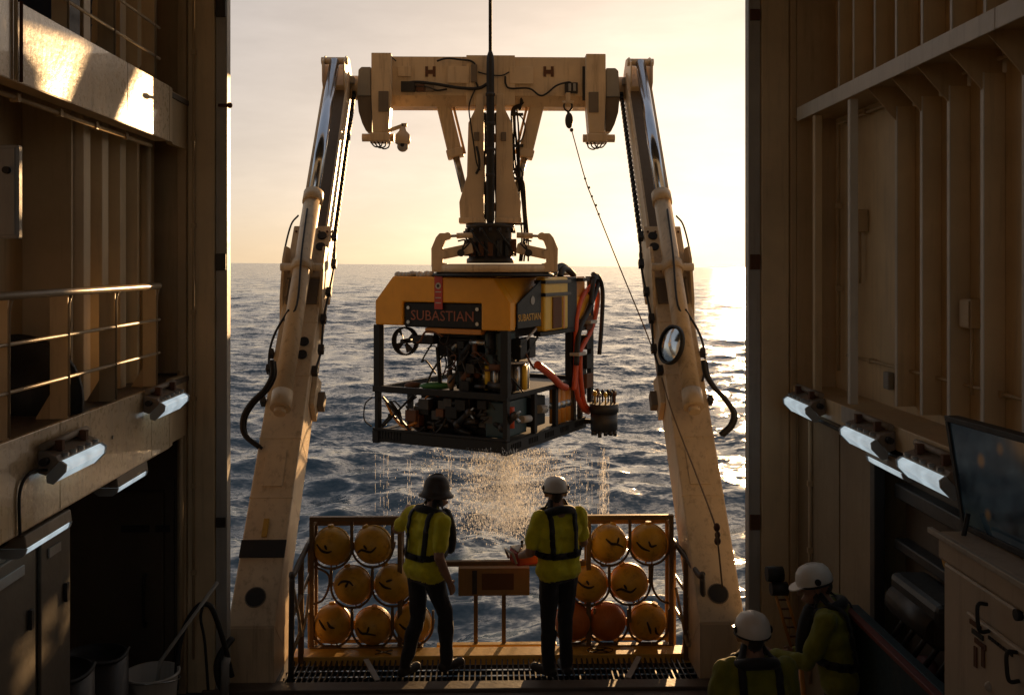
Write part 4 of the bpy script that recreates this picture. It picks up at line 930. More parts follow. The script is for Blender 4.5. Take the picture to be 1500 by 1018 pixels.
# water streaming off the vehicle
def build_spray():
    g = np.random.default_rng(2); m = MB()
    def drop(p, r):
        s = r * 0.8; h = r * (1.2 + 3.5 * g.random() ** 2)
        a = g.random() * 6.28
        vs = [p + Vector((0, 0, h)), p - Vector((0, 0, h))] + [p + Vector((s * math.cos(a + k * 2.094), s * math.sin(a + k * 2.094), 0)) for k in range(3)]
        m.add(vs, [(0, 2, 3), (0, 3, 4), (0, 4, 2), (1, 3, 2), (1, 4, 3), (1, 2, 4)], True)
    for cx, sp, n, y0 in ((745, 22, 13000, 13.9), (708, 28, 6000, 13.8), (785, 28, 4500, 14.3), (884, 3, 800, 14.9), (640, 40, 900, 14.2), (820, 45, 1200, 14.6)):
        for i in range(n):
            f = g.random(); v = 650 + 130 * f + 8 * g.normal()
            u = cx + g.normal() * sp * (0.35 + 0.75 * f) 
            Y = y0 + g.normal() * 0.45
            if v < 656: continue
            drop(P(u, v, Y), 0.0020 + 0.0060 * g.random() ** 3)
    for i in range(70):                     # unbroken threads running off the frame edges
        u = g.choice([560, 600, 660, 700, 742, 745, 748, 780, 810, 850, 880, 884, 888]) + g.normal() * 6; Y = 13.4 + 1.6 * g.random()
        v = 664 + 10 * g.random()
        for k in range(6):
            a = P(u, v, Y); v += 3 + 14 * g.random(); b = P(u + g.normal() * 0.4, v, Y); v += 2 + 10 * g.random()
            m.tube([a, b], [0.0022, 0.0012], 4)
    o = m.build('water_spray', 'water_drop'); tag(o, 'water drops raining from the vehicle over the sea', kind='stuff')
mt_, nt_, b_ = _new('water_drop')
b_.inputs['Base Color'].default_value = (0.95, 0.95, 0.95, 1); b_.inputs['Roughness'].default_value = 0.12; b_.inputs['IOR'].default_value = 1.33
tr_ = nt_.nodes.new('ShaderNodeBsdfTranslucent'); tr_.inputs[0].default_value = (1, 1, 1, 1)
mx_ = nt_.nodes.new('ShaderNodeMixShader'); mx_.inputs[0].default_value = 0.9
nt_.links.new(b_.outputs[0], mx_.inputs[1]); nt_.links.new(tr_.outputs[0], mx_.inputs[2])
nt_.links.new(mx_.outputs[0], [n for n in nt_.nodes if n.type == 'OUTPUT_MATERIAL'][0].inputs[0])
build_spray()
# ------------------------------------------------------------------ buoy racks and stern gate
paint('buoy_yellow', (0.68, 0.37, 0.035), 0.42, dirt=0.7, dirt_col=(0.16, 0.06, 0.015), scale=3, streak=False, rust=0.5)
paint('buoy_red', (0.50, 0.15, 0.028), 0.42, dirt=0.4, dirt_col=(0.18, 0.05, 0.02), scale=3)
paint('rust_dark', (0.03, 0.016, 0.01), 0.7, dirt=0.2)
RY = 9.62
BL = [(487, 799), (547, 797), (517, 856), (576, 854), (488, 913), (547, 915), (605, 911)]
BR = [(891, 795), (950, 794), (862, 853), (921, 852), (840, 908), (889, 909), (948, 909)]
def build_rack(side):
    L = side < 0
    x0, x1 = (P(456, 800, RY).x, P(590, 800, RY).x) if L else (P(858, 800, RY).x, P(984, 800, RY).x)
    zt = P(500, 760, RY).z; zb = P(500, 941, RY).z
    t = thing('buoy_rack', 'tubular steel rack of hoops full of buoys, ' + ('left of the gate' if L else 'right of the gate'), 'rack', ((x0 + x1) / 2, RY, 0), group='buoy racks at the stern')
    for x in (x0 + 0.02, x1 - 0.02):
        MB().box((x - 0.022, RY - 0.1, zb - 0.08), (x + 0.022, RY - 0.055, zt)).build('post', 'rack_steel', t, 0.004)
        MB().box((x - 0.022, RY + 0.1, zb - 0.08), (x + 0.022, RY + 0.145, zt - 0.03)).build('post', 'rack_steel', t, 0.004)
        MB().box((x - 0.02, RY - 0.05, zt - 0.06), (x + 0.02, RY + 0.098, zt - 0.02)).build('side_bar', 'rack_steel', t, 0.004)
    xe = x1 if L else x0 
    MB().box((x0, RY - 0.105, zt + 0.002), (x1, RY - 0.05, zt + 0.045)).build('top_bar', 'rack_steel', t, 0.004)
    MB().box((x0 + 0.045, RY + 0.1, zt - 0.09), (x1 - 0.045, RY + 0.14, zt - 0.045)).build('top_bar', 'rack_steel', t, 0.004)
    xa, xb = (x0, x1 + 0.2) if L else (x0 - 0.2, x1)
    MB().box((xa, RY - 0.12, zb - 0.035), (xb, RY - 0.04, zb)).build('bottom_bar', 'rack_steel', t, 0.004)
    MB().box((xa, RY + 0.08, zb - 0.035), (xb, RY + 0.15, zb)).build('bottom_bar', 'rack_steel', t, 0.004)
    R = 0.197
    for u, v in (BL if L else BR):
        c = P(u, v, RY)
        arc = [(c.x + R * math.cos(a), RY - 0.075, c.z + R * math.sin(a)) for a in np.radians(np.linspace(180, 360, 17))]
        arc = [(c.x - R, RY - 0.075, c.z + 0.14)] + arc + [(c.x + R, RY - 0.075, c.z + 0.14)]
        MB().tube(arc, 0.0115, 8).build('hoop', 'rack_steel', t)
        arc = [(c.x + R * math.cos(a), RY + 0.085, c.z + R * math.sin(a)) for a in np.radians(np.linspace(180, 360, 17))]
        MB().tube(arc, 0.0115, 8).build('hoop', 'rack_steel', t)
        if v < 880:
            MB().box((c.x - 0.013, RY - 0.088, c.z - R - 0.17), (c.x + 0.013, RY - 0.064, c.z - R + 0.01)).build('hanger', 'rack_steel', t)
    for u in ((517, 576) if L else (921,)):
        c = P(u, 775, RY); MB().box((c.x - 0.014, RY - 0.09, c.z - 0.16), (c.x + 0.014, RY - 0.062, zt - 0.0)).build('hanger', 'rack_steel', t)
    # brackets curling off the free side
    if L:
        c = P(456, 855, RY); MB().tube(spline([(x0 + 0.02, RY - 0.075, c.z + 0.2), (x0 + 0.17, RY - 0.075, c.z + 0.12), (x0 + 0.18, RY - 0.075, c.z + 0.0), (x0 + 0.12, RY - 0.075, c.z - 0.13), (x0 + 0.02, RY - 0.075, c.z - 0.17)]), 0.0115, 8).build('hoop', 'rack_steel', t)
    else:
        c = P(984, 855, RY); MB().tube(spline([(x1 - 0.2, RY - 0.075, c.z + 0.2), (x1 - 0.2, RY - 0.075, c.z + 0.0), (x1 - 0.13, RY - 0.075, c.z - 0.12), (x1 - 0.02, RY - 0.075, c.z - 0.17)]), 0.0115, 8).build('hoop', 'rack_steel', t)
build_rack(-1); build_rack(1)
def build_buoy(mat, mark):
    """one buoy in local space: shell, seam, lifting eye, painted mark facing the camera (-y)"""
    root = bpy.data.objects.new('buoy', None); COL.objects.link(root); root.empty_display_size = 0.1
    R = 0.182
    MB().ball((0, 0, 0), R, 32, 20).build('shell', mat, root, world=False)
    s = MB(); s.tube([(R * 1.003 * math.cos(a), 0, R * 1.003 * math.sin(a)) for a in np.linspace(0, 6.283, 41)[:-1]], 0.006, 6, True); s.build('seam', mat, root, world=False)
    ring = [(0.03 * math.cos(a), 0, -R - 0.012 + 0.03 * math.sin(a)) for a in np.linspace(0, 6.283, 15)[:-1]]
    MB().tube(ring, 0.008, 6, True).build('eye', 'rack_steel', root, world=False)
    MB().cyl((0, 0, R - 0.012), (0, 0, R + 0.02), 0.035, 0.028, 12).build('lug', mat, root, world=False)
    for st in mark:
        pts = []
        for a, b in st:
            d = math.sqrt(max(0.0, 1 - a * a - b * b)); pts.append((a * R * 1.004, -d * R * 1.004, b * R * 1.004))
        MB().tube(spline(pts, 4), [0.004 + 0.009 * math.sin(math.pi * (0.12 + 0.8 * q / (4 * (len(pts) - 1)))) for q in range(4 * (len(pts) - 1) + 1)], 6).build('painted_mark', 'rust_dark', root, world=False)
    return root
SMILES = [
    [[(-.5, .28), (-.2, .0), (.1, -.12), (.35, -.08)], [(.0, .25), (.1, .02)]],
    [[(-.35, .35), (-.1, .05), (.05, -.15)], [(.15, .25), (.3, .0), (.5, -.1)]],
    [[(-.6, .05), (-.25, .12), (.15, -.15), (.5, -.05)], [(-.05, .3), (.02, .05)]],
    [[(-.6, .15), (-.3, .0), (.0, .05), (.45, .0)], [(.05, .4), (.0, .05)]],
    [[(-.5, .3), (-.2, .42), (.15, .3), (.3, .05)], [(-.1, .1), (.1, .3)]],
    [[(-.55, .2), (-.25, -.05), (.15, -.2)], [(.1, .3), (.22, .05), (.5, .1)]],
    [[(-.3, .35), (-.1, .0), (.2, -.25)], [(.1, .2), (.4, .15)]],
]
def place_buoys():
    i = 0
    for L, lst in ((True, BL), (False, BR)):
        for k, (u, v) in enumerate(lst):
            red = (not L) and k in (4, 5)
            b = build_buoy('buoy_red' if red else 'buoy_yellow', [] if red else SMILES[(k * 2 + (0 if L else 3)) % 7])
            c = P(u, v, RY); b.location = (c.x, RY, c.z)
            b.rotation_euler = (random.uniform(-.2, .2), random.uniform(-.5, .5), random.uniform(-.3, .3))
            row = ['top', 'top', 'middle', 'middle', 'bottom', 'bottom', 'bottom'][k]
            pos = ['outer', 'inner', 'outer', 'inner', 'outer', 'centre', 'inner'][k] if L else ['inner', 'outer', 'inner', 'outer', 'inner', 'centre', 'outer'][k]
            colour = 'reddish orange' if red else 'yellow'
            tag(b, f'{colour} float buoy, {row} row, {pos} place in the {"left" if L else "right"} rack', 'buoy', 'buoys in the stern racks')
place_buoys()
# low gate between the racks
def build_gate():
    t = thing('stern_gate', 'low steel gate between the buoy racks with a wide locker board on its rail', 'gate', (0.1, RY, 0))
    x0, x1 = P(668, 850, RY).x, P(800, 850, RY).x
    zb = P(700, 941, RY).z
    a = P(665, 824, RY)
    MB().box((P(650, 850, RY).x, RY - 0.03, a.z - 0.03), (P(860, 850, RY).x, RY + 0.03, a.z + 0.02)).build('rail', 'rack_steel', t, 0.005)
    for u in (697, 738):
        x = P(u, 850, RY).x; MB().box((x - 0.02, RY - 0.02, zb), (x + 0.02, RY + 0.02, a.z - 0.032)).build('post', 'rack_steel', t, 0.004)
    MB().box((P(640, 850, RY).x, RY - 0.045, zb - 0.04), (P(815, 850, RY).x, RY + 0.03, zb - 0.002)).build('bottom_bar', 'yellow_paint', t, 0.004)
    z1, z0 = P(700, 826, RY).z, P(700, 866, RY).z
    b = MB().box((P(672, 850, RY).x, RY - 0.13, z0), (P(775, 850, RY).x, RY - 0.035, z1)).build('board', 'wood_board', t, 0.006)
    MB().box((P(692, 850, RY).x, RY - 0.14, z0 + 0.02), (P(699, 850, RY).x, RY - 0.131, z1 - 0.02)).build('batten', 'dark_steel', b)
    MB().box((P(706, 850, RY).x, RY - 0.139, z0 + 0.06), (P(752, 850, RY).x, RY - 0.131, z1 - 0.05)).build('stencil_patch', 'rust', b)
paint('wood_board', (0.34, 0.19, 0.07), 0.6, dirt=0.5, rust=0.4)
build_gate()
# stair-like side rails between the racks and the A-frame feet
def build_side_rail(s):
    L = s < 0
    t = thing('side_rail', 'sloping tubular side rail beside the ' + ('left' if L else 'right') + ' A-frame foot', 'railing', (s * 1.75, 9.1, 0))
    pts = [(456, 788, 9.7), (430, 842, 9.0), (428, 852, 8.95), (426, 1000, 8.9)] if L else [(985, 790, 9.7), (1024, 842, 9.0), (1029, 852, 8.95), (1031, 1000, 8.9)]
    MB().tube(spline([P(*q) for q in pts], 5), 0.026, 9).build('top_rail', 'rail_dark', t)
    for dv in (52, 105):
        a, b = pts[0], pts[2]
        MB().tube([P(a[0], a[1] + dv * 0.9, a[2]), P(b[0], b[1] + dv, b[2])], 0.018, 8).build('knee_rail', 'rail_steel', t)
    for u, v0, Y in (((441, 820, 9.3), (455, 790, 9.68)) if L else ((1005, 818, 9.3), (986, 790, 9.68))):
        a = P(u, v0, Y); MB().box((a.x - 0.025, a.y - 0.025, -0.03), (a.x + 0.025, a.y + 0.025, a.z)).build('post', 'rack_steel', t, 0.004)
    hose('chain', [P(*q) for q in ([(430, 860, 9.0), (438, 905, 9.1), (442, 930, 9.2), (449, 900, 9.35), (452, 870, 9.5)] if L else [(1028, 870, 9.0), (1018, 920, 9.1), (1008, 945, 9.2), (998, 900, 9.4), (990, 860, 9.5)])], 0.014, 'rail_steel', t)
paint('rail_dark', (0.10, 0.085, 0.07), 0.38, metal=0.4, dirt=0.3)
build_side_rail(-1); build_side_rail(1)
# ------------------------------------------------------------------ lamps on the walls
emit('lamp_glow', (0.72, 0.87, 0.95), 0.27, (0.75, 0.8, 0.82))
def build_lamp(s, X, Y, z, under, label):
    """bulkhead batten light: ribbed housing, clear bent diffuser, end cap, clamps and bracket; runs along the wall"""
    t = thing('batten_lamp', label, 'lamp', (X, Y, zr(z)), group='batten lamps on the hangar walls')
    h = 0.30; z0 = zr(z)
    q = -s                                                  # direction into the room
    if not under:
        prof = [(0.0, 0.075), (0.10, 0.045), (0.12, 0.015), (0.045, -0.065), (0.0, -0.05)]
        dif = [(0.122, 0.018), (0.155, -0.005), (0.15, -0.045), (0.085, -0.11), (0.05, -0.10), (0.046, -0.066)]
    else:
        prof = [(0.0, 0.05), (0.16, 0.05), (0.17, -0.02), (-0.01, -0.02)]
        dif = [(-0.005, -0.023), (0.165, -0.023), (0.155, -0.055), (0.125, -0.075), (0.035, -0.075), (0.005, -0.055)]
    mp = lambda pr: [(X + q * a, z0 + b) for a, b in pr][::(1 if q > 0 else -1)]
    hs = MB().prism(mp(prof), Y - h, Y + h, 'y').build('housing', 'lamp_body', t, 0.006)
    df = MB().prism(mp(dif), Y - h + 0.02, Y + h - 0.02, 'y').build('diffuser', 'lamp_glow', t, 0.008)
    for e in (-1, 1):
        MB().prism(mp([(a * 1.03, b * 1.05 + 0.002) for a, b in dif]), Y + e * (h - 0.018), Y + e * (h + 0.004), 'y').build('end_cap', 'lamp_cap', df, 0.003)
        MB().box((X + q * 0.01, Y + e * 0.17 - 0.02, z0 + 0.055), (X + q * 0.09, Y + e * 0.17 + 0.02, z0 + 0.115)).build('clamp', 'rust', t, 0.004)
        MB().cyl((X + q * 0.05, Y + e * (h + 0.004), z0 + 0.02), (X + q * 0.05, Y + e * (h + 0.05), z0 + 0.02), 0.022, n=10).build('cable_gland', 'rubber', t)
    for k in range(5):
        y = Y - 0.22 + k * 0.11
        MB().box((X + q * 0.10, y, z0 + (0.03 if not under else 0.0)), (X + q * 0.135, y + 0.02, z0 + 0.05)).build('latch_clip', 'bare_steel', t)
    MB().cyl((X + q * 0.03, Y - h, z0 + 0.10), (X + q * 0.03, Y + h, z0 + 0.10), 0.022, n=9).build('carrier_tube', 'lamp_body', t)
paint('lamp_body', (0.26, 0.21, 0.16), 0.5, dirt=0.5, rust=0.7)
paint('lamp_cap', (0.42, 0.46, 0.48), 0.3, dirt=0.2)
build_lamp(-1, LX + 0.002, 5.95, -1.12, False, 'glowing batten lamp on the left fascia, larger nearer one')
build_lamp(-1, LX + 0.002, 7.66, -1.03, False, 'glowing batten lamp on the left fascia, far one by the jamb')
build_lamp(-1, LX - 0.16, 7.15, -1.50, True, 'batten lamp slung under the left gallery, far one')
build_lamp(-1, LX - 0.16, 5.80, -1.53, True, 'batten lamp slung under the left gallery, near one above the cabinets')
build_lamp(1, RX - 0.014, 8.02, -1.12, False, 'glowing batten lamp on the right ledge, farthest one by the jamb')
build_lamp(1, RX - 0.014, 6.68, -1.15, False, 'glowing batten lamp on the right ledge, middle one')
build_lamp(1, RX - 0.014, 5.70, -1.18, False, 'glowing batten lamp on the right ledge, nearest one beside the screen')
build_lamp(1, RX + 0.10, 6.45, -1.28, True, 'batten lamp slung low under the right ledge, dark housing')

# ------------------------------------------------------------------ left side clutter
paint('cabinet_shade_grey', (0.12, 0.10, 0.075), 0.45, dirt=0.5, rust=0.3)  # grey darkened to carry the recess shade in its colour
def build_left_things():
    # control box on the gallery wall
    t = thing('control_box', 'grey metal box with a knob on the gallery wall at the left edge', 'box', (-3.2, 4.6, zr(0.5)))
    yb = 5.05
    a, b = P(-40, 212, yb), P(27, 350, yb)
    MB().box((a.x, yb, b.z), (b.x, yb + 0.05, a.z)).build('case', 'grey_paint', t, 0.01)
    k = P(12, 250, yb); MB().cyl(k, k - Vector((0, 0.03, 0)), 0.018, n=12).build('knob', 'rubber', t)
    MB().box((a.x, yb - 0.006, b.z + 0.02), (b.x - 0.015, yb - 0.001, a.z - 0.02)).build('lid', 'grey_paint', t, 0.004)
    # dark drum behind the rail
    yd = 6.45; c = P(40, 585, yd)
    t = thing('cable_drum', 'big black round cable drum behind the lower left guard rail', 'drum', (c.x, yd, zr(-0.93)))
    M = Matrix.Translation((c.x - 0.05, yd, c.z)) @ Matrix.Rotation(math.radians(90), 4, 'X') @ Matrix.Rotation(math.radians(0), 4, 'Z')
    MB().lathe([(0.0, 0.0), (0.40, 0.0), (0.42, 0.015), (0.42, 0.05), (0.40, 0.06), (0.26, 0.065), (0.26, 0.12), (0.0, 0.12)], 36, M).build('flange', 'rubber', t)
    MB().lathe([(0.28, -0.3), (0.30, -0.15), (0.28, 0.0)], 36, M).build('winding', 'rubber', t)
    MB().box((c.x - 0.4, yd - 0.1, zr(-0.945)), (c.x + 0.32, yd + 0.3, c.z - 0.36)).build('cradle', 'dark_steel', t, 0.01)
    # upper gallery: dark blue locker
    ya = 6.2; a = P(84, 34, ya)
    t = thing('locker', 'dark navy locker standing on the upper left gallery', 'locker', (a.x - 0.3, ya, zr(1.42)))
    MB().box((a.x - 0.42, ya, zr(1.40)), (a.x, ya + 0.35, zr(2.5))).build('body', 'navy', t, 0.01)
    MB().box((a.x - 0.39, ya - 0.012, zr(1.44)), (a.x - 0.03, ya - 0.001, zr(2.46))).build('door', 'navy', t, 0.006)
    MB().box((a.x - 0.08, ya - 0.03, zr(1.8)), (a.x - 0.06, ya - 0.013, zr(1.95))).build('handle', 'rubber', t)
    # coil of blue line by the upper posts
    p = P(122, 35, 7.2)
    o = MB()
    for k in range(4): o.tube(spline([p + Vector((0.01 * k, 0, 0.5)), p + Vector((0.025 * k - 0.03, 0.02, 0.2)), p + Vector((0.015 * k, 0.01, -0.12)), p + Vector((0.05, 0.02, 0.1 * k))]), 0.008, 6)
    tag(o.build('rope_coil', 'navy'), 'dark blue rope hanging between posts of the upper left gallery', 'rope')
    # electrical cabinets under the gallery
    t = None
    for i, (y0, y1) in enumerate(((4.55, 5.45), (5.46, 6.12), (6.13, 6.62))):
        t = thing('cabinet', ['grey cabinet with sun streaks at the lower left edge of the frame', 'grey cabinet, middle one of three under the left gallery', 'grey cabinet, farthest of three under the left gallery'][i], 'cabinet', (-2.95, (y0 + y1) / 2, 0), group='cabinets under the left gallery')
        zt = zr(-1.66)
        MB().box((-3.25, y0, 0.0), (-2.76, y1, zt)).build('case', 'cabinet_shade_grey', t, 0.012)
        MB().box((-2.758, y0 + 0.03, 0.75), (-2.735, y1 - 0.03, zt - 0.03)).build('door', 'cabinet_shade_grey', t, 0.008)
        MB().box((-2.733, y1 - 0.14, 1.5), (-2.71, y1 - 0.10, 1.62)).build('handle', 'dark_steel', t, 0.004)
        MB().box((-2.733, y0 + 0.12, zt - 0.16), (-2.722, y1 - 0.2, zt - 0.10)).build('name_strip', 'grey_paint', t, 0.002)
    # door darkened with painted shade, and signs, in the recess bulkhead
    t = thing('steel_door', 'watertight door darkened by painted shade in the recess left of the jamb', 'door', (-3.1, JY + 0.1, 0))
    y = JY + 0.115
    MB().box((-3.62, y - 0.05, 0.10), (-2.80, y - 0.002, zr(-1.95))).build('leaf', 'recess_shade_paint', t, 0.02)
    MB().box((-3.72, y - 0.03, 0.0), (-3.625, y - 0.002, zr(-1.85))).build('frame', 'recess_shade_paint', t); MB().box((-2.795, y - 0.03, 0.0), (-2.72, y - 0.002, zr(-1.85))).build('frame', 'recess_shade_paint', t)
    for u, w in ((198, 0.12), (238, 0.06)):
        a = P(u, 774, y - 0.06); MB().box((a.x - w, y - 0.058, a.z - 0.03), (a.x + w, y - 0.051, a.z + 0.03)).build('sign_plate', 'dark_steel', t)
    hose('handle', [(-2.95, y - 0.05, 1.0), (-2.95, y - 0.11, 0.98), (-2.95, y - 0.11, 0.6), (-2.95, y - 0.05, 0.58)], 0.014, 'dark_steel', t)
    # white tub and the pole leaning in it
    c = P(222, 985, 8.05); r = 0.215
    t = thing('white_tub', 'white plastic tub standing at the foot of the left jamb', 'tub', (c.x, 8.05, 0))
    zt = c.z + 0.01
    MB().lathe([(0.0, 0.01), (r * 0.82, 0.01), (r * 0.95, zt - 0.03), (r * 0.97, zt - 0.02), (r * 1.03, zt - 0.02), (r * 1.03, zt), (r * 0.94, zt), (r * 0.80, 0.03), (0.0, 0.03)], 32, Matrix.Translation((c.x, 8.05, 0))).build('bucket', 'white_plastic', t)
    ring = [(c.x + r * 1.05 * math.cos(a), 8.05 - 0.02 + r * 1.05 * math.sin(a), zt - 0.05 - 0.05 * math.sin(a)) for a in np.linspace(0, 6.28, 30)[:-1]]
    MB().tube(ring, 0.006, 6, True).build('handle', 'bare_steel', t)
    o = MB().tube([P(228, 1012, 8.1), P(235, 968, 8.12), P(319, 852, 8.38)], 0.016, 9).build('pole', 'pale_seal'); tag(o, 'pale broom pole leaning out of the white tub', 'pole')
    o = MB().tube(spline([P(*q) for q in ((340, 990, 8.50), (328, 940, 8.42), (312, 893, 8.36), (300, 884, 8.34), (288, 890, 8.3), (272, 915, 8.25), (262, 950, 8.2), (258, 1010, 8.15))], 8), 0.022, 9)
    o.tube(spline([P(*q) for q in ((298, 884, 8.32), (294, 905, 8.3), (300, 940, 8.3), (305, 1010, 8.3))], 8), 0.012, 7)
    tag(o.build('hose', 'rubber'), 'black hose draped over the broom pole by the left jamb', 'hose')
    o = MB().tube(spline([P(*q) for q in ((340, 935, 8.62), (325, 955, 8.5), (318, 975, 8.45), (322, 1000, 8.45), (332, 1015, 8.45))], 6), 0.03, 9).build('hose', 'rubber'); tag(o, 'thick black hose stub curling at the left A-frame foot', 'hose')
    o = MB().tube([P(329, 1018, 8.42), P(330, 972, 8.42), P(333, 962, 8.44)], 0.035, 10).build('standpipe', 'grey_paint'); tag(o, 'short grey standpipe with hose by the left jamb foot', 'pipe')
    # dark coil of hose and drum in the shadow
    for i, (u, v, Y, r, lab) in enumerate(((135, 960, 7.6, 0.26, 'dark drum in the shadow behind the white tub'), (70, 985, 6.9, 0.3, 'dark drum in the shadow under the left cabinets, cut by the frame bottom'))):
        c = P(u, v, Y); t = thing('drum', lab, 'drum', (c.x, Y, 0))
        MB().lathe([(0, 0), (r, 0), (r, c.z * 0.3), (r + 0.012, c.z * 0.32), (r, c.z * 0.34), (r, c.z), (r - 0.03, c.z + 0.01), (r - 0.03, c.z - 0.02), (0, c.z - 0.02)], 28, Matrix.Translation((c.x, Y, 0))).build('barrel', 'dark_steel', t)
        hose('lash', [(c.x + r * math.cos(a), Y + r * math.sin(a), c.z + 0.03 + 0.02 * math.sin(3 * a)) for a in np.linspace(3.2, 6.5, 10)], 0.016, 'rubber', t)
paint('navy', (0.012, 0.022, 0.06), 0.5, dirt=0.2)
paint('white_plastic', (0.62, 0.58, 0.52), 0.4, dirt=0.3)
build_left_things()

# ------------------------------------------------------------------ right side clutter
def screen_material():
    m, nt, b = _new('screen_face')
    co = nt.nodes.new('ShaderNodeTexCoord').outputs['Object']
    vo = nt.nodes.new('ShaderNodeTexVoronoi'); vo.inputs['Scale'].default_value = 5.5; nt.links.new(co, vo.inputs['Vector'])
    blob = _ramp(nt, vo.outputs['Distance'], 0.10, 0.22, (1, 1, 1, 1), (0, 0, 0, 1))
    n = _noise(nt, co, 9, 6)
    c = _mix(nt, _ramp(nt, n, 0.35, 0.75), (0.002, 0.004, 0.006), (0.018, 0.026, 0.028))
    c = _mix(nt, blob, c, (0.10, 0.045, 0.012))
    b.inputs['Base Color'].default_value = (0.01, 0.012, 0.014, 1); b.inputs['Roughness'].default_value = 0.08
    nt.links.new(c, b.inputs['Emission Color']); b.inputs['Emission Strength'].default_value = 0.16
screen_material()
def build_right_things():
    # monitor hung above the cabinet
    tl, bl = P(1386, 608, 4.55), P(1412, 774, 4.38)
    ax = Vector((0.03, -1, 0.02)).normalized(); up = (tl - bl); hgt = up.length; up.normalize()
    nrm = ax.cross(up).normalized()
    if nrm.x > 0: nrm = -nrm
    t = thing('monitor', 'large dark screen with a blue grey picture tilted above the right cabinet', 'monitor', bl)
    Mx = Matrix((ax.to_4d(), up.to_4d(), nrm.to_4d(), (0, 0, 0, 1))).transposed(); Mx = Matrix.Translation(bl) @ Matrix([[ax[i], up[i], nrm[i], 0] for i in range(3)] + [[0, 0, 0, 1]])
    w = 1.3
    MB().box((0, 0, -0.06), (w, hgt, 0.0), Mx).build('case', 'rubber', t, 0.008)
    MB().box((0.03, 0.03, 0.0005), (w - 0.03, hgt - 0.03, 0.004), Mx).build('screen', 'screen_face', t)
    for a, b in (((0, 0), (w, 0.028)), ((0, hgt - 0.028), (w, hgt)), ((0, 0.029), (0.028, hgt - 0.029))):
        MB().box((a[0], a[1], 0.0005), (b[0], b[1], 0.012), Mx).build('bezel', 'rubber', t, 0.003)
    MB().cyl(bl + Vector((0.02, -0.2, 0.2)), bl + Vector((0.5, -0.2, 0.25)), 0.03, n=10).build('wall_arm', 'dark_steel', t)
    hose('lead', [P(1418, 752, 4.28), P(1410, 790, 4.26), P(1405, 815, 4.25), P(1402, 840, 4.25)], 0.011, 'rubber', t)
    # white equipment cabinet
    X = 2.0; yf = 4.33
    t = thing('equipment_cabinet', 'tall cream equipment cabinet with handles and stencils at the lower right', 'cabinet', (X + 0.35, 3.4, 0))
    MB().box((X, 1.9, 0), (X + 0.62, yf, zr(-1.30))).build('case', 'cabinet_paint', t, 0.015)
    MB().box((X - 0.02, 1.9, zr(-1.29)), (X + 0.62, yf + 0.01, zr(-1.17))).build('top_rail', 'cabinet_paint', t, 0.012)
    MB().box((X - 0.045, 1.9, zr(-1.19)), (X - 0.022, yf + 0.06, zr(-1.165))).build('drip_strip', 'pale_seal', t, 0.004)
    d = MB().box((X - 0.022, 1.95, 0.15), (X - 0.002, 4.08, zr(-1.43))).build('door', 'cabinet_paint', t, 0.01)
    def on(u, v):
        r_ = ray(u, v); k = (X - 0.03) / r_.x; return Vector((0, 0, H)) + r_ * k
    for u, v in ((1457, 905), (1502, 978)):
        p = on(u, v); hose('handle', [p + Vector((0.006, 0.07, 0.03)), p + Vector((-0.03, 0.07, 0.03)), p + Vector((-0.038, 0.06, -0.02)), p + Vector((-0.03, 0.055, -0.07)), p + Vector((0.006, 0.055, -0.07))], 0.008, 'rubber', d)
    def sten(u0, v0, u1, v1, mat='rust'):
        a, b = on(u0, v0), on(u1, v1)
        MB().box((X - 0.028, a.y, b.z), (X - 0.0225, b.y, a.z)).build('stencil', mat, d)
    for k, (u, v) in enumerate(((1425, 912), (1428, 926), (1432, 940))): sten(u - 6, v, u + 10, v + 5, 'rubber' if k % 2 else 'rust')
    for k in range(9): sten(1446 + k * 4, 930 + k * 3.1, 1449 + k * 4, 937 + k * 3.1, 'rubber')
    for u in (1425, 1436): sten(u, 945, u + 4, 978, 'rust')
    p = on(1487, 900); MB().cyl(p, p + Vector((0.02, 0, 0)), 0.022, n=12).build('lock', 'rubber', d)
    p = on(1446, 1005); MB().ball(p + Vector((0.01, 0, 0)), 0.02, 10, 6).build('knob', 'pale_seal', d)
    for v in (822, 823):
        p = P(1384, v, 4.36); MB().cyl(p, p + Vector((0.1, 0, 0)), 0.03, n=12).build('pipe_end', 'yellow_paint', t); break
    # bay machinery in the dark
    t = thing('winch_unit', 'dark winch machine with drums in the shadowed bay on the right', 'winch', (3.3, 6.0, 0))
    MB().box((2.9, 4.6, 0), (2.96, 6.85, zr(-1.25))).build('back_panel', 'recess_shade_paint', t)
    for z0, z1, m in ((-1.60, -1.50, 'dark_steel'), (-1.95, -1.88, 'dark_steel'), (-2.35, -2.30, 'recess_shade_paint')):
        MB().box((2.80, 4.7, zr(z0)), (2.898, 6.8, zr(z1))).build('shelf_rail', m, t, 0.01)
    for y, z, r in ((6.35, -2.75, 0.22), (5.65, -2.8, 0.26)):
        MB().lathe([(0.0, 0), (r, 0), (r, 0.05), (r * 0.7, 0.06), (r * 0.7, 0.22), (r, 0.23), (r, 0.28), (0, 0.28)], 26, Matrix.Translation((2.58, y, zr(z))) @ Matrix.Rotation(math.radians(90), 4, 'Y')).build('winch_drum', 'red_dark', t)
    MB().box((2.6, 5.7, zr(-2.25)), (2.85, 6.4, zr(-1.98))).build('motor', 'dark_steel', t, 0.04)
    MB().cyl((2.65, 5.75, zr(-2.15)), (2.65, 6.35, zr(-2.15)), 0.10, n=16).build('gearbox', 'dark_steel', t)
    for k in range(6):
        y = 5.6 + 0.16 * k; hose('pipe', [(2.7, y, zr(-2.3)), (2.62, y + 0.05, zr(-2.5)), (2.66, y + 0.1, zr(-2.8)), (2.7, y + 0.02, zr(-3.1))], 0.018, 'dark_steel', t)
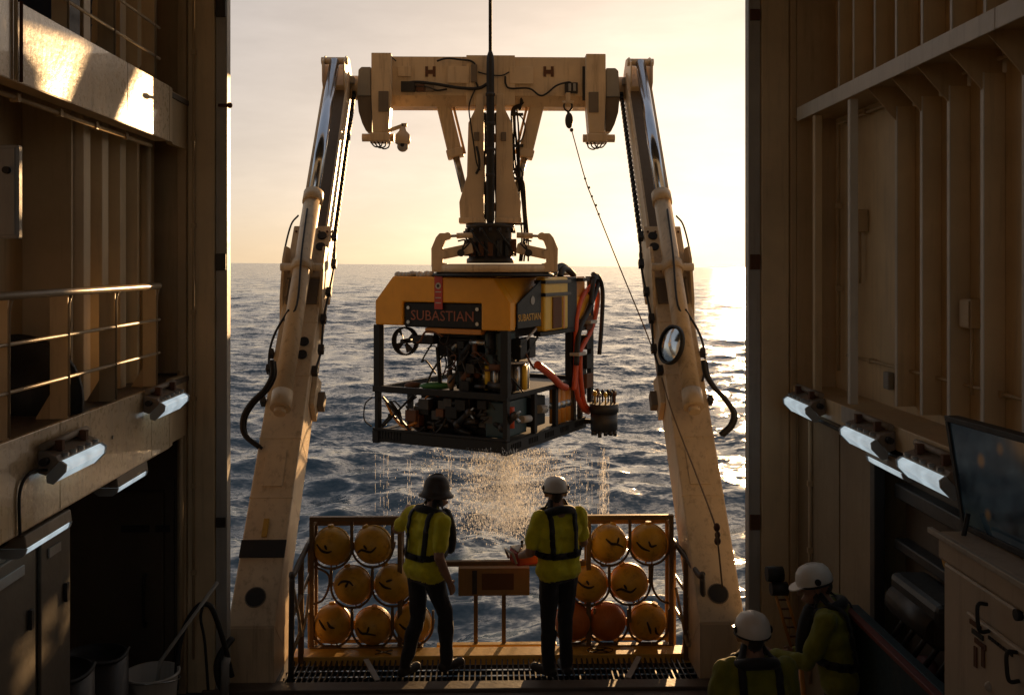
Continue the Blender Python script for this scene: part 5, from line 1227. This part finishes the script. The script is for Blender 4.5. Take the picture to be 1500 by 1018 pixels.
    MB().box((2.55, 5.95, zr(-2.9)), (2.62, 6.1, zr(-2.6))).build('valve_plate', 'recess_shade_paint', t, 0.006)
    MB().box((2.53, 5.0, 0), (2.88, 6.7, zr(-3.05))).build('bed', 'dark_steel', t, 0.01)
    # teal chest
    a = P(1255, 905, 6.6)
    t = thing('deck_chest', 'teal deck chest with a worn red edge behind the crew on the right', 'chest', (2.46, 5.8, 0))
    MB().prism([(2.43, 4.9), (2.49, 4.9), (2.49, 6.72), (2.43, 6.72)], 0.0, zr(-2.34), 'z').build('body', 'teal_dark', t, 0.01)
    MB().bar((2.425, 4.88, zr(-2.325)), (2.425, 6.73, zr(-2.325)), 0.05, 0.03).build('edge_strip', 'red_dark', t, 0.004)
    MB().prism([(2.452, 4.9), (2.52, 4.9), (2.52, 6.72), (2.452, 6.72)], zr(-2.338), zr(-2.31), 'z').build('lid', 'teal_dark', t, 0.006)
    # lattice tool stand
    t = thing('tool_pole', 'orange lattice pole with black rollers leaning by the right jamb', 'pole', P(1165, 960, 7.3))
    a0, a1 = P(1136, 845, 7.3), P(1172, 965, 7.2)
    d = Vector((0.055, 0, 0))
    for s in (-1, 1): MB().cyl(a0 + d * s * 0.7, a1 + d * s * 0.7, 0.012, n=8).build('rail', 'rov_orange', t)
    for k in range(9):
        p = a0.lerp(a1, (k + 0.5) / 9); MB().bar(p - d * 0.7, p + d * 0.7, 0.012, 0.012).build('rung', 'rust', t)
    for f, r in ((-0.04, 0.055), (0.14, 0.05)):
        p = a0.lerp(a1, f); MB().cyl(p - d * 1.1, p + d * 1.1, r, n=14).build('roller', 'rubber', t)
    p = a1.copy(); MB().tube([a1, Vector((a1.x + 0.05, a1.y - 0.1, 0.0))], 0.02, 8).build('shaft', 'rov_orange', t)
paint('cabinet_paint', (0.50, 0.43, 0.34), 0.42, dirt=0.4, rust=0.3)
paint('red_dark', (0.16, 0.035, 0.025), 0.55, dirt=0.3)
paint('teal_dark', (0.010, 0.030, 0.040), 0.5, dirt=0.3)
build_right_things()

# ------------------------------------------------------------------ conduits, clips and small boxes on the walls
def run_conduit(label, pts, r, mat, step):
    t = thing('conduit_run', label, 'conduit', pts[0])
    MB().tube(pts, r, 8).build('pipe', mat, t)
    for a, b in zip(pts[:-1], pts[1:]):
        a, b = Vector(a), Vector(b); n = int((b - a).length / step)
        for k in range(1, n):
            p = a.lerp(b, k / n); e = r + 0.008
            MB().box((p.x - e, p.y - e * 0.8, p.z - e), (p.x + e, p.y + e * 0.8, p.z + e)).build('clip', 'wall_paint_dull', t)
run_conduit('pair of thin pipes under the long stringer on the right wall', [(2.98, 4.0, zr(1.20)), (2.98, 8.4, zr(1.20)), (2.98, 8.4, zr(-0.9))], 0.016, 'wall_paint_dull', 0.6)
run_conduit('thin conduit low on the right wall plating above the ledge', [(2.985, 4.2, zr(-0.75)), (2.985, 8.2, zr(-0.75))], 0.012, 'wall_paint_dull', 0.5)
run_conduit('vertical conduit on the right wall below the ledge by the jamb', [(RX + 0.02, 8.2, zr(-1.26)), (RX + 0.02, 8.2, 0.2)], 0.014, 'wall_paint_dull', 0.5)
run_conduit('grey conduit along the underside of the upper left gallery', [(LX - 0.16, 4.6, zr(0.95)), (LX - 0.16, 8.0, zr(0.95))], 0.016, 'wall_paint_dull', 0.5)
run_conduit('vertical conduit on the left jamb face', [(-2.52, JY - 0.02, zr(3.3)), (-2.52, JY - 0.02, 0.3)], 0.012, 'wall_paint_dull', 0.7)
for Y, z, lab in ((7.9, 0.35, 'small junction box high on the right wall near the jamb'), (6.05, -0.30, 'small junction box halfway up the right wall between stiffeners')):
    t = thing('junction_box', lab, 'box', (2.98, Y, zr(z)))
    MB().box((2.93, Y - 0.07, zr(z - 0.09)), (3.018, Y + 0.07, zr(z + 0.09))).build('case', 'wall_paint_dull', t, 0.01)
    MB().box((2.922, Y - 0.06, zr(z - 0.08)), (2.929, Y + 0.06, zr(z + 0.08))).build('lid', 'wall_paint_dull', t, 0.004)
    MB().cyl((2.975, Y, zr(z - 0.09)), (2.975, Y, zr(z - 0.5)), 0.012, n=8).build('gland_pipe', 'wall_paint_dull', t)
# ------------------------------------------------------------------ people
def cloth(name, col, rough=0.85, scale=60):
    m, nt, b = _new(name)
    co = nt.nodes.new('ShaderNodeTexCoord').outputs['Object']
    c = _mix(nt, _ramp(nt, _noise(nt, co, 9, 4), 0.35, 0.7), tuple(x * 0.8 for x in col), tuple(min(1, x * 1.1) for x in col))
    nt.links.new(c, b.inputs['Base Color']); b.inputs['Roughness'].default_value = rough
    b.inputs['Sheen Weight'].default_value = 0.15
    bp = nt.nodes.new('ShaderNodeBump'); bp.inputs['Strength'].default_value = 0.25; bp.inputs['Distance'].default_value = 0.006
    nt.links.new(_noise(nt, co, scale, 4), bp.inputs['Height']); nt.links.new(bp.outputs[0], b.inputs['Normal'])
    return m
cloth('hivis', (0.74, 0.66, 0.02)); cloth('hivis_shaded', (0.22, 0.22, 0.018)); cloth('trousers', (0.018, 0.018, 0.022)); cloth('boots', (0.02, 0.016, 0.013), 0.6)  # second hivis is a shaded copy for the foreground pair
cloth('webbing', (0.012, 0.012, 0.014), 0.7, 120); cloth('skin', (0.36, 0.19, 0.12), 0.5, 90); cloth('hair', (0.03, 0.02, 0.012), 0.7)
cloth('dark_jacket', (0.020, 0.020, 0.024))
paint('helmet_white', (0.74, 0.70, 0.64), 0.30, dirt=0.25, bump=0.03, streak=False)
paint('helmet_dark', (0.045, 0.035, 0.03), 0.45, dirt=0.2, bump=0.05, streak=False)
V = Vector
def capsule(m, p0, p1, r0, r1, n=12):
    p0, p1 = V(p0), V(p1); a = (p1 - p0); L = a.length; a = a / L if L > 1e-6 else V((0, 0, 1))
    pts = []; rs = []
    for k in range(5):
        q = math.pi / 2 * k / 4; pts.append(p0 - a * r0 * math.cos(q)); rs.append(max(0.0008, r0 * math.sin(q)))
    for k in range(5):
        q = math.pi / 2 * k / 4; pts.append(p1 + a * r1 * math.sin(q)); rs.append(max(0.0008, r1 * math.cos(q)))
    m.tube(pts, rs, n)
def person(label, loc, rotz, J, head_yaw=0.0, head_pitch=0.0, jacket=None, helmet='white', hold=('relaxed', 'relaxed'), vox=0.0085, seed=0, scale=1.0):
    root = thing('person', label, 'person', loc, rotz); root.scale = (scale,) * 3
    B = []                                       # bones: p0, p1, r0, r1, tag
    def b(p0, p1, r0, r1, tg): B.append((V(p0), V(p1), r0, r1, tg))
    top = jacket or 'hivis'
    hip, chest, neck = V(J['hip']), V(J['chest']), V(J['neck'])
    side = V(J.get('side', (1, 0, 0))); fwd = V((-side.y, side.x, 0))
    b(hip - side * 0.085 + V((0, 0, -.03)), hip + side * 0.085 + V((0, 0, -.03)), 0.112, 0.112, 'trousers')
    b(hip - side * 0.065 - fwd * 0.03, hip + side * 0.065 - fwd * 0.03, 0.118, 0.118, 'trousers')
    for s in (-1, 1):
        b(hip + side * s * 0.07 + V((0, 0, 0.02)), chest + side * s * 0.08, 0.128, 0.128, top)
    b(hip - side * .09 + V((0, 0, .0)), hip + side * .09 + V((0, 0, .0)), 0.128, 0.128, top)
    b(chest - side * 0.10, chest + side * 0.10, 0.130, 0.130, top)
    b(chest - side * 0.11 + V((0, 0, 0.09)), chest + side * 0.11 + V((0, 0, 0.09)), 0.108, 0.108, top)
    hd = V(J['head'])
    b(neck - (hd - neck) * 0.3, hd, 0.062, 0.058, 'skin')
    b(neck - side * 0.06 - V((0, 0, 0.03)), neck + side * 0.06 - V((0, 0, 0.03)), 0.065, 0.065, top)
    for s, k in ((-1, 'L'), (1, 'R')): b(neck + side * s * 0.05 - V((0, 0, 0.05)), V(J['sh' + k]), 0.066, 0.070, top)
    NT0 = len(B)
    # head
    Rh = Matrix.Rotation(head_yaw, 3, 'Z') @ Matrix.Rotation(head_pitch, 3, 'X')
    hp = lambda x, y, z: hd + Rh @ V((x, y, z))
    b(hp(0, -0.02, 0.07), hp(0, 0.03, 0.07), 0.088, 0.084, 'skin'); b(hp(0, 0.03, -0.01), hp(0, 0.055, -0.03), 0.065, 0.048, 'skin')
    b(hp(0, 0.115, 0.035), hp(0, 0.125, 0.005), 0.010, 0.014, 'skin')
    b(hp(0, 0.10, -0.033), hp(0, 0.103, -0.036), 0.018, 0.018, 'skin')
    b(hp(0, -0.06, 0.03), hp(0, -0.05, 0.09), 0.055, 0.07, 'hair')
    for s in (-1, 1):
        b(hp(s * 0.088, -0.005, 0.02), hp(s * 0.094, -0.01, 0.055), 0.013, 0.016, 'skin')
        b(hp(s * 0.035, 0.095, 0.045), hp(s * 0.036, 0.097, 0.045), 0.014, 0.014, 'skin')
    # arms
    NT = [NT0]
    for i, s in enumerate((-1, 1)):
        k = 'LR'[i]; sh, el, wr, hn = V(J['sh' + k]), V(J['el' + k]), V(J['wr' + k]), V(J['ha' + k])
        b(sh, sh.lerp(el, 0.72), 0.074, 0.068, top)
        b(sh, el, 0.056, 0.046, top if jacket else 'skin')
        b(el, wr, 0.047 if not jacket else 0.056, 0.031 if not jacket else 0.045, top if jacket else 'skin')
        # hand: palm, four fingers, thumb
        d = (hn - wr).normalized()
        pn = V(J.get('palm' + k, (-s, 0, 0))).normalized(); pn = (pn - d * pn.dot(d)).normalized()
        w = d.cross(pn).normalized()
        if w.y < 0 and abs(w.y) > 0.2: w = -w
        pc = wr + d * 0.05
        for q in (-0.024, 0, 0.024): b(wr + d * 0.015 + w * q * 0.6, wr + d * 0.085 + w * q, 0.016, 0.014, 'skin')
        curl = {'relaxed': 0.45, 'grip': 1.15}[hold[i]]
        for j, ln in enumerate((0.072, 0.08, 0.075, 0.058)):
            o = wr + d * 0.088 + w * (0.030 - 0.020 * j); dd = d; p = o
            for seg in range(3):
                ang = curl * (0.5 + 0.4 * seg); dd = (d * math.cos(ang) + pn * math.sin(ang)).normalized()
                p2 = p + dd * ln * (0.45, 0.32, 0.23)[seg]; b(p, p2, 0.0095, 0.0088, 'skin'); p = p2
        o = wr + d * 0.03 + w * 0.03; p1 = o + (w * 0.7 + d * 0.6 + pn * 0.35).normalized() * 0.04; b(o, p1, 0.012, 0.011, 'skin')
        b(p1, p1 + (d * 0.8 + pn * 0.5).normalized() * 0.032, 0.011, 0.0095, 'skin')
        # legs
        hj, kn, an, to = hip + side * s * 0.095 - V((0, 0, 0.04)), V(J['kn' + k]), V(J['an' + k]), V(J['to' + k])
        b(hj, kn, 0.098, 0.072, 'trousers'); b(kn, an, 0.070, 0.058, 'trousers'); b(kn.lerp(an, .3) - (to - an).normalized() * 0.015, kn.lerp(an, .8), 0.066, 0.055, 'trousers')
        b(an - V((0, 0, 0.0)), an - V((0, 0, 0.035)), 0.054, 0.05, 'boots')
        f = (to - an); f.z = 0; f.normalize(); hz = min(an.z, to.z) - 0.0
        b(V((an.x, an.y, to.z)) - f * 0.05, V((an.x, an.y, to.z)), 0.042, 0.045, 'boots'); b(V((an.x, an.y, to.z)), to, 0.046, 0.042, 'boots')
    m = MB()
    for p0, p1, r0, r1, tg in B: capsule(m, p0, p1, r0, r1)
    me = bpy.data.meshes.new('body_source'); me.from_pydata(m.v, [], m.f)
    src = bpy.data.objects.new('body_source', me); COL.objects.link(src)
    r = src.modifiers.new('r', 'REMESH'); r.mode = 'VOXEL'; r.voxel_size = vox; r.use_smooth_shade = True
    sm = src.modifiers.new('s', 'SMOOTH'); sm.factor = 0.5; sm.iterations = 3
    body = bpy.data.meshes.new_from_object(src.evaluated_get(bpy.context.evaluated_depsgraph_get())); body.name = 'body'
    bpy.data.objects.remove(src); bpy.data.meshes.remove(me)
    tags = ['hivis', 'trousers', 'skin', 'boots', 'hair', 'dark_jacket', 'hivis_shaded']
    for tname in tags: body.materials.append(MATS[tname])
    co = np.empty(len(body.vertices) * 3, dtype=np.float32); body.vertices.foreach_get('co', co); co = co.reshape(-1, 3)
    best = np.full(len(co), 9.0); bt = np.zeros(len(co), dtype=int)
    for p0, p1, r0, r1, tg in B:
        a = np.array(p1 - p0); l2 = max(1e-9, float(a @ a)); tt = np.clip(((co - np.array(p0)) @ a) / l2, 0, 1)
        ds = np.linalg.norm(co - (np.array(p0) + tt[:, None] * a), axis=1) - (r0 + (r1 - r0) * tt)
        k = ds < best; best[k] = ds[k]; bt[k] = tags.index(tg)
    bt[(bt == 1) & (co[:, 2] > hip.z - 0.07)] = tags.index(top)
    # folds in the cloth
    nrm = np.empty(len(co) * 3, dtype=np.float32); body.vertices.foreach_get('normal', nrm); nrm = nrm.reshape(-1, 3)
    for i in np.nonzero((bt == 0) | (bt == 1) | (bt >= 5))[0]:
        x, y, z = co[i]; amp = 0.016 if bt[i] != 1 else 0.011
        f = noise.noise(V((x * 9 + seed, y * 9, z * 6.5))) + 0.6 * noise.noise(V((x * 19, y * 19 + seed, z * 14)))
        co[i] += nrm[i] * amp * f
    body.vertices.foreach_set('co', co.ravel())
    lv = np.empty(len(body.polygons), dtype=np.int32); body.polygons.foreach_get('loop_start', lv)
    li = np.empty(len(body.loops), dtype=np.int32); body.loops.foreach_get('vertex_index', li)
    body.polygons.foreach_set('material_index', bt[li[lv]].astype(np.int32)); body.polygons.foreach_set('use_smooth', np.ones(len(body.polygons), dtype=bool)); body.update()
    o = bpy.data.objects.new('body', body); COL.objects.link(o); o.parent = root
    tm = MB()
    for p0, p1, r0, r1, tg in B[:NT[0]]: capsule(tm, p0, p1, r0 + 0.006, r1 + 0.006)
    tbvh = BVHTree.FromPolygons(tm.v, tm.f)
    def strap(name, pts, w, th=0.008, mat='webbing', off=0.004):
        pts = spline(pts, 7); ms = MB(); rows = []
        hit = [tbvh.find_nearest(p) for p in pts]
        for i, (q, n, _, _) in enumerate(hit):
            t = (hit[min(i + 1, len(hit) - 1)][0] - hit[max(i - 1, 0)][0]); t = t.normalized() if t.length > 1e-6 else V((0, 0, 1))
            c = t.cross(n).normalized() * w / 2
            rows.append([q + n * off - c, q + n * off + c, q + n * (off + th) + c, q + n * (off + th) - c])
        vs = [p for r_ in rows for p in r_]; fs = []
        for i in range(len(rows) - 1):
            for k in range(4): fs.append((i * 4 + k, i * 4 + (k + 1) % 4, i * 4 + 4 + (k + 1) % 4, i * 4 + 4 + k))
        fs += [(0, 1, 2, 3), tuple(len(vs) - 4 + k for k in (3, 2, 1, 0))]
        ms.add(vs, fs, True); return ms.build(name, mat, root, world=False)
    c, n, sd = chest, neck, side
    # lifejacket: collar, lobes down the chest, back straps, belt
    col = [n + sd * (0.12 * math.cos(a)) + fwd * (0.11 * math.sin(a)) + V((0, 0, -0.02 + 0.05 * math.sin(-a))) for a in np.radians(np.linspace(-250, 70, 14))]
    lj = MB(); lj.tube(spline(col, 3), [0.038] * (13 * 3 + 1), 10)
    for s in (-1, 1):
        q = [n + sd * s * 0.08 + fwd * 0.08, c + sd * s * 0.10 + fwd * 0.17 + V((0, 0, 0.05)), c + sd * s * 0.10 + fwd * 0.19 - V((0, 0, 0.1)), c + sd * s * 0.09 + fwd * 0.17 - V((0, 0, 0.22))]
        lj.tube(spline(q, 5), [0.03] + [0.052] * 14 + [0.03], 10)
    lj.build('life_jacket', 'webbing', root, world=False)
    bz = hip.lerp(c, 0.45)
    strap('belt', [bz + sd * (0.3 * math.cos(a)) + fwd * (0.3 * math.sin(a)) for a in np.linspace(0, 2 * math.pi, 17)], 0.055)
    for s in (-1, 1):
        strap('shoulder_strap', [c + sd * s * 0.09 + fwd * 0.2, n + sd * s * 0.11 + V((0, 0, 0.1)), c + sd * s * 0.13 - fwd * 0.2 + V((0, 0, 0.06)), c + sd * s * 0.14 - fwd * 0.25 - V((0, 0, 0.06)), bz + sd * s * 0.16 - fwd * 0.22], 0.048)
    strap('back_strap', [n - fwd * 0.15, c - fwd * 0.25 + V((0, 0, 0.02)), bz - fwd * 0.22], 0.035) if J.get('yback') else None
    # headgear
    Hm = Matrix.Translation(hp(0, 0.0, 0.075)) @ Rh.to_4x4()
    if helmet == 'white':
        prof = [(0.117, -0.012), (0.121, 0.0), (0.119, 0.03), (0.108, 0.072), (0.084, 0.102), (0.045, 0.119), (0.001, 0.124)]
        hm = MB(); hm.lathe(prof, 32, Hm @ Matrix.Diagonal((0.93, 1.06, 1, 1)))
        h = hm.build('helmet', 'helmet_white', root, world=False)
        pk = [Hm @ V((0.10 * math.cos(a), 0.108 + 0.075 * math.sin(a), -0.006 - 0.012 * math.sin(a))) for a in np.linspace(0, math.pi, 13)]
        vs = pk + [p - V((0, 0, 0.008)) for p in pk] + [Hm @ V((0.09, 0.04, 0)), Hm @ V((-0.09, 0.04, 0)), Hm @ V((0.09, 0.04, -.01)), Hm @ V((-0.09, 0.04, -.01))]
        fs = [(i, i + 1, i + 14, i + 13) for i in range(12)] + [tuple(range(13)) + (27, 26), tuple(range(25, 12, -1)) + (28, 29)]
        mp_ = MB().add(vs, fs); mp_.build('peak', 'helmet_white', root, world=False)
        for x in (-0.045, 0.0, 0.045):
            rp = [Hm @ V((x * (1 - 0.05 * k), 0.116 * math.cos(a), 0.120 * math.sin(a) + 0.004 - abs(x) * 0.25)) for k, a in enumerate(np.linspace(0.35, 2.8, 12))]
            MB().tube(rp, 0.0065, 6).build('ridge', 'helmet_white', root, world=False)
        st = [Hm @ V((0.108 * math.cos(a), 0.117 * math.sin(a), -0.014)) for a in np.linspace(0, 6.283, 25)[:-1]]
        MB().tube(st, 0.009, 6, True).build('helmet_band', 'webbing', root, world=False)
        for s in (-1, 1):
            MB().ball(Hm @ V((s * 0.112, -0.02, 0.02)), 0.024, 10, 7, (0.4, 1, 1)).build('ear_mount', 'webbing', root, world=False)
    else:
        prof = [(0.152, -0.055), (0.155, -0.050), (0.132, -0.022), (0.116, 0.0), (0.114, 0.04), (0.102, 0.088), (0.076, 0.122), (0.036, 0.140), (0.001, 0.144)]
        MB().lathe(prof, 32, Hm @ Matrix.Diagonal((0.96, 1.06, 1, 1))).lathe([(0.152, -0.055), (0.11, -0.012), (0.001, -0.01)], 32, Hm).build('helmet', 'helmet_dark', root, world=False)
        rp = [Hm @ V((0, 0.112 * math.cos(a), 0.142 * math.sin(a) + 0.004)) for a in np.linspace(0.2, 2.94, 12)]
        MB().tube(rp, 0.010, 6).build('ridge', 'helmet_dark', root, world=False)
    return root
STAND = dict(hip=(0, 0, 0.95), chest=(0, 0.0, 1.29), neck=(0, 0.0, 1.47), head=(0, 0.03, 1.565), shL=(-.20, 0, 1.42), shR=(.20, 0, 1.42),
             elL=(-.25, .0, 1.12), elR=(.25, 0, 1.12), wrL=(-.25, .08, .87), wrR=(.25, .08, .87), haL=(-.25, .1, .78), haR=(.25, .1, .78),
             knL=(-.10, .02, .50), knR=(.10, .02, .50), anL=(-.11, 0, .09), anR=(.11, 0, .09), toL=(-.14, .15, .045), toR=(.14, .15, .045))
def at(u, Y): return P(u, 988, Y).x
# the walker in the dark brimmed hat: left arm up on the rack, right leg stepping out
J1 = dict(STAND, hip=(-.0, 0, .94), chest=(.0, .04, 1.28), neck=(.0, .08, 1.46), head=(.01, .13, 1.555), shL=(-.20, .03, 1.40), shR=(.20, .03, 1.40),
          elL=(-.42, .04, 1.22), wrL=(-.50, .22, 1.34), haL=(-.53, .29, 1.37), palmL=(0, 0, -1), elR=(.25, -.06, 1.11), wrR=(.25, .06, .88), haR=(.25, .10, .80),
          knL=(-.09, .0, .50), anL=(-.10, -.14, .11), toL=(-.11, .0, .045), knR=(.09, .17, .53), anR=(.09, .19, .09), toR=(.11, .34, .045))
person('person in dark brimmed hard hat and yellow shirt, one hand on the buoy rack', (at(622, 8.95), 8.95, 0), math.radians(-44), J1, head_yaw=math.radians(-28), head_pitch=math.radians(-4), helmet='dark', hold=('grip', 'relaxed'), seed=1)
# the operator in the white helmet with the controller box
J2 = dict(STAND, chest=(0, .02, 1.29), head=(.0, .06, 1.565), elL=(-.27, .02, 1.12), wrL=(-.25, .27, 1.02), haL=(-.235, .35, 1.0), palmL=(1, 0, 0), elR=(.28, .06, 1.14), wrR=(.24, .30, 1.02), haR=(.20, .37, 1.0), palmR=(-1, 0, 0),
          knL=(-.09, .02, .50), knR=(.08, .03, .50), anL=(-.10, 0, .09), anR=(.07, -.02, .09), toL=(-.17, .14, .045), toR=(.10, .14, .045))
person('person in white helmet and yellow shirt standing with a control box', (at(818, 8.92), 8.92, 0), math.radians(22), J2, head_yaw=math.radians(-18), head_pitch=math.radians(-4), hold=('grip', 'grip'), seed=5)
def build_controller():
    base = V((at(818, 8.92), 8.92, 0)); R = Matrix.Rotation(math.radians(22), 4, 'Z'); c = base + (R @ V((-.10, .40, 1.00)))
    M = Matrix.Translation(c) @ R
    t = thing('control_box', 'red and black remote control box with white edge held by the helmeted operator', 'controller', c, math.radians(22))
    MB().box((-.17, -.10, -.09), (.17, .10, .04), M).build('case', 'red_paint', t, 0.02)
    MB().box((-.165, -.095, .041), (.165, .095, .055), M).build('face', 'pale_seal', t, 0.006)
    for x in (-.08, .08): MB().cyl(M @ V((x, 0, .055)), M @ V((x, 0, .10)), 0.010, n=8).ball(M @ V((x, 0, .105)), 0.016, 8, 6).build('joystick', 'rubber', t)
    for s in (-1, 1): MB().tube([M @ V((s * .175, -.09, -.06)), M @ V((s * .21, -.09, .03)), M @ V((s * .21, .09, .03)), M @ V((s * .175, .09, -.06))], 0.012, 7).build('guard_bar', 'pale_seal', t)
build_controller()
# the two in the foreground
J3 = dict(STAND, head=(.0, .05, 1.565))
person('person in white helmet with back to us, nearest one, cut off by the frame bottom', (P(1106, 940, 5.75).x, 5.75, 0), math.radians(4), J3, head_yaw=math.radians(-4), jacket='hivis_shaded', seed=9, scale=0.93)
J4 = dict(STAND, chest=(0, .05, 1.26), neck=(0, .10, 1.43), head=(0, .16, 1.51), shL=(-.2, .06, 1.38), shR=(.2, .06, 1.38), elL=(-.25, .18, 1.10), wrL=(-.15, .42, 1.08), haL=(-.12, .50, 1.08),
          elR=(.26, .10, 1.08), wrR=(.20, .34, .98), haR=(.17, .42, .97), knL=(-.1, .05, .5), knR=(.1, .05, .5))
person('person in white helmet seen from the side, leaning forward by the right jamb', (P(1232, 900, 6.6).x, 6.6, 0), math.radians(62), J4, head_yaw=math.radians(14), head_pitch=math.radians(-14), jacket='hivis_shaded', hold=('grip', 'grip'), seed=13, scale=0.97)
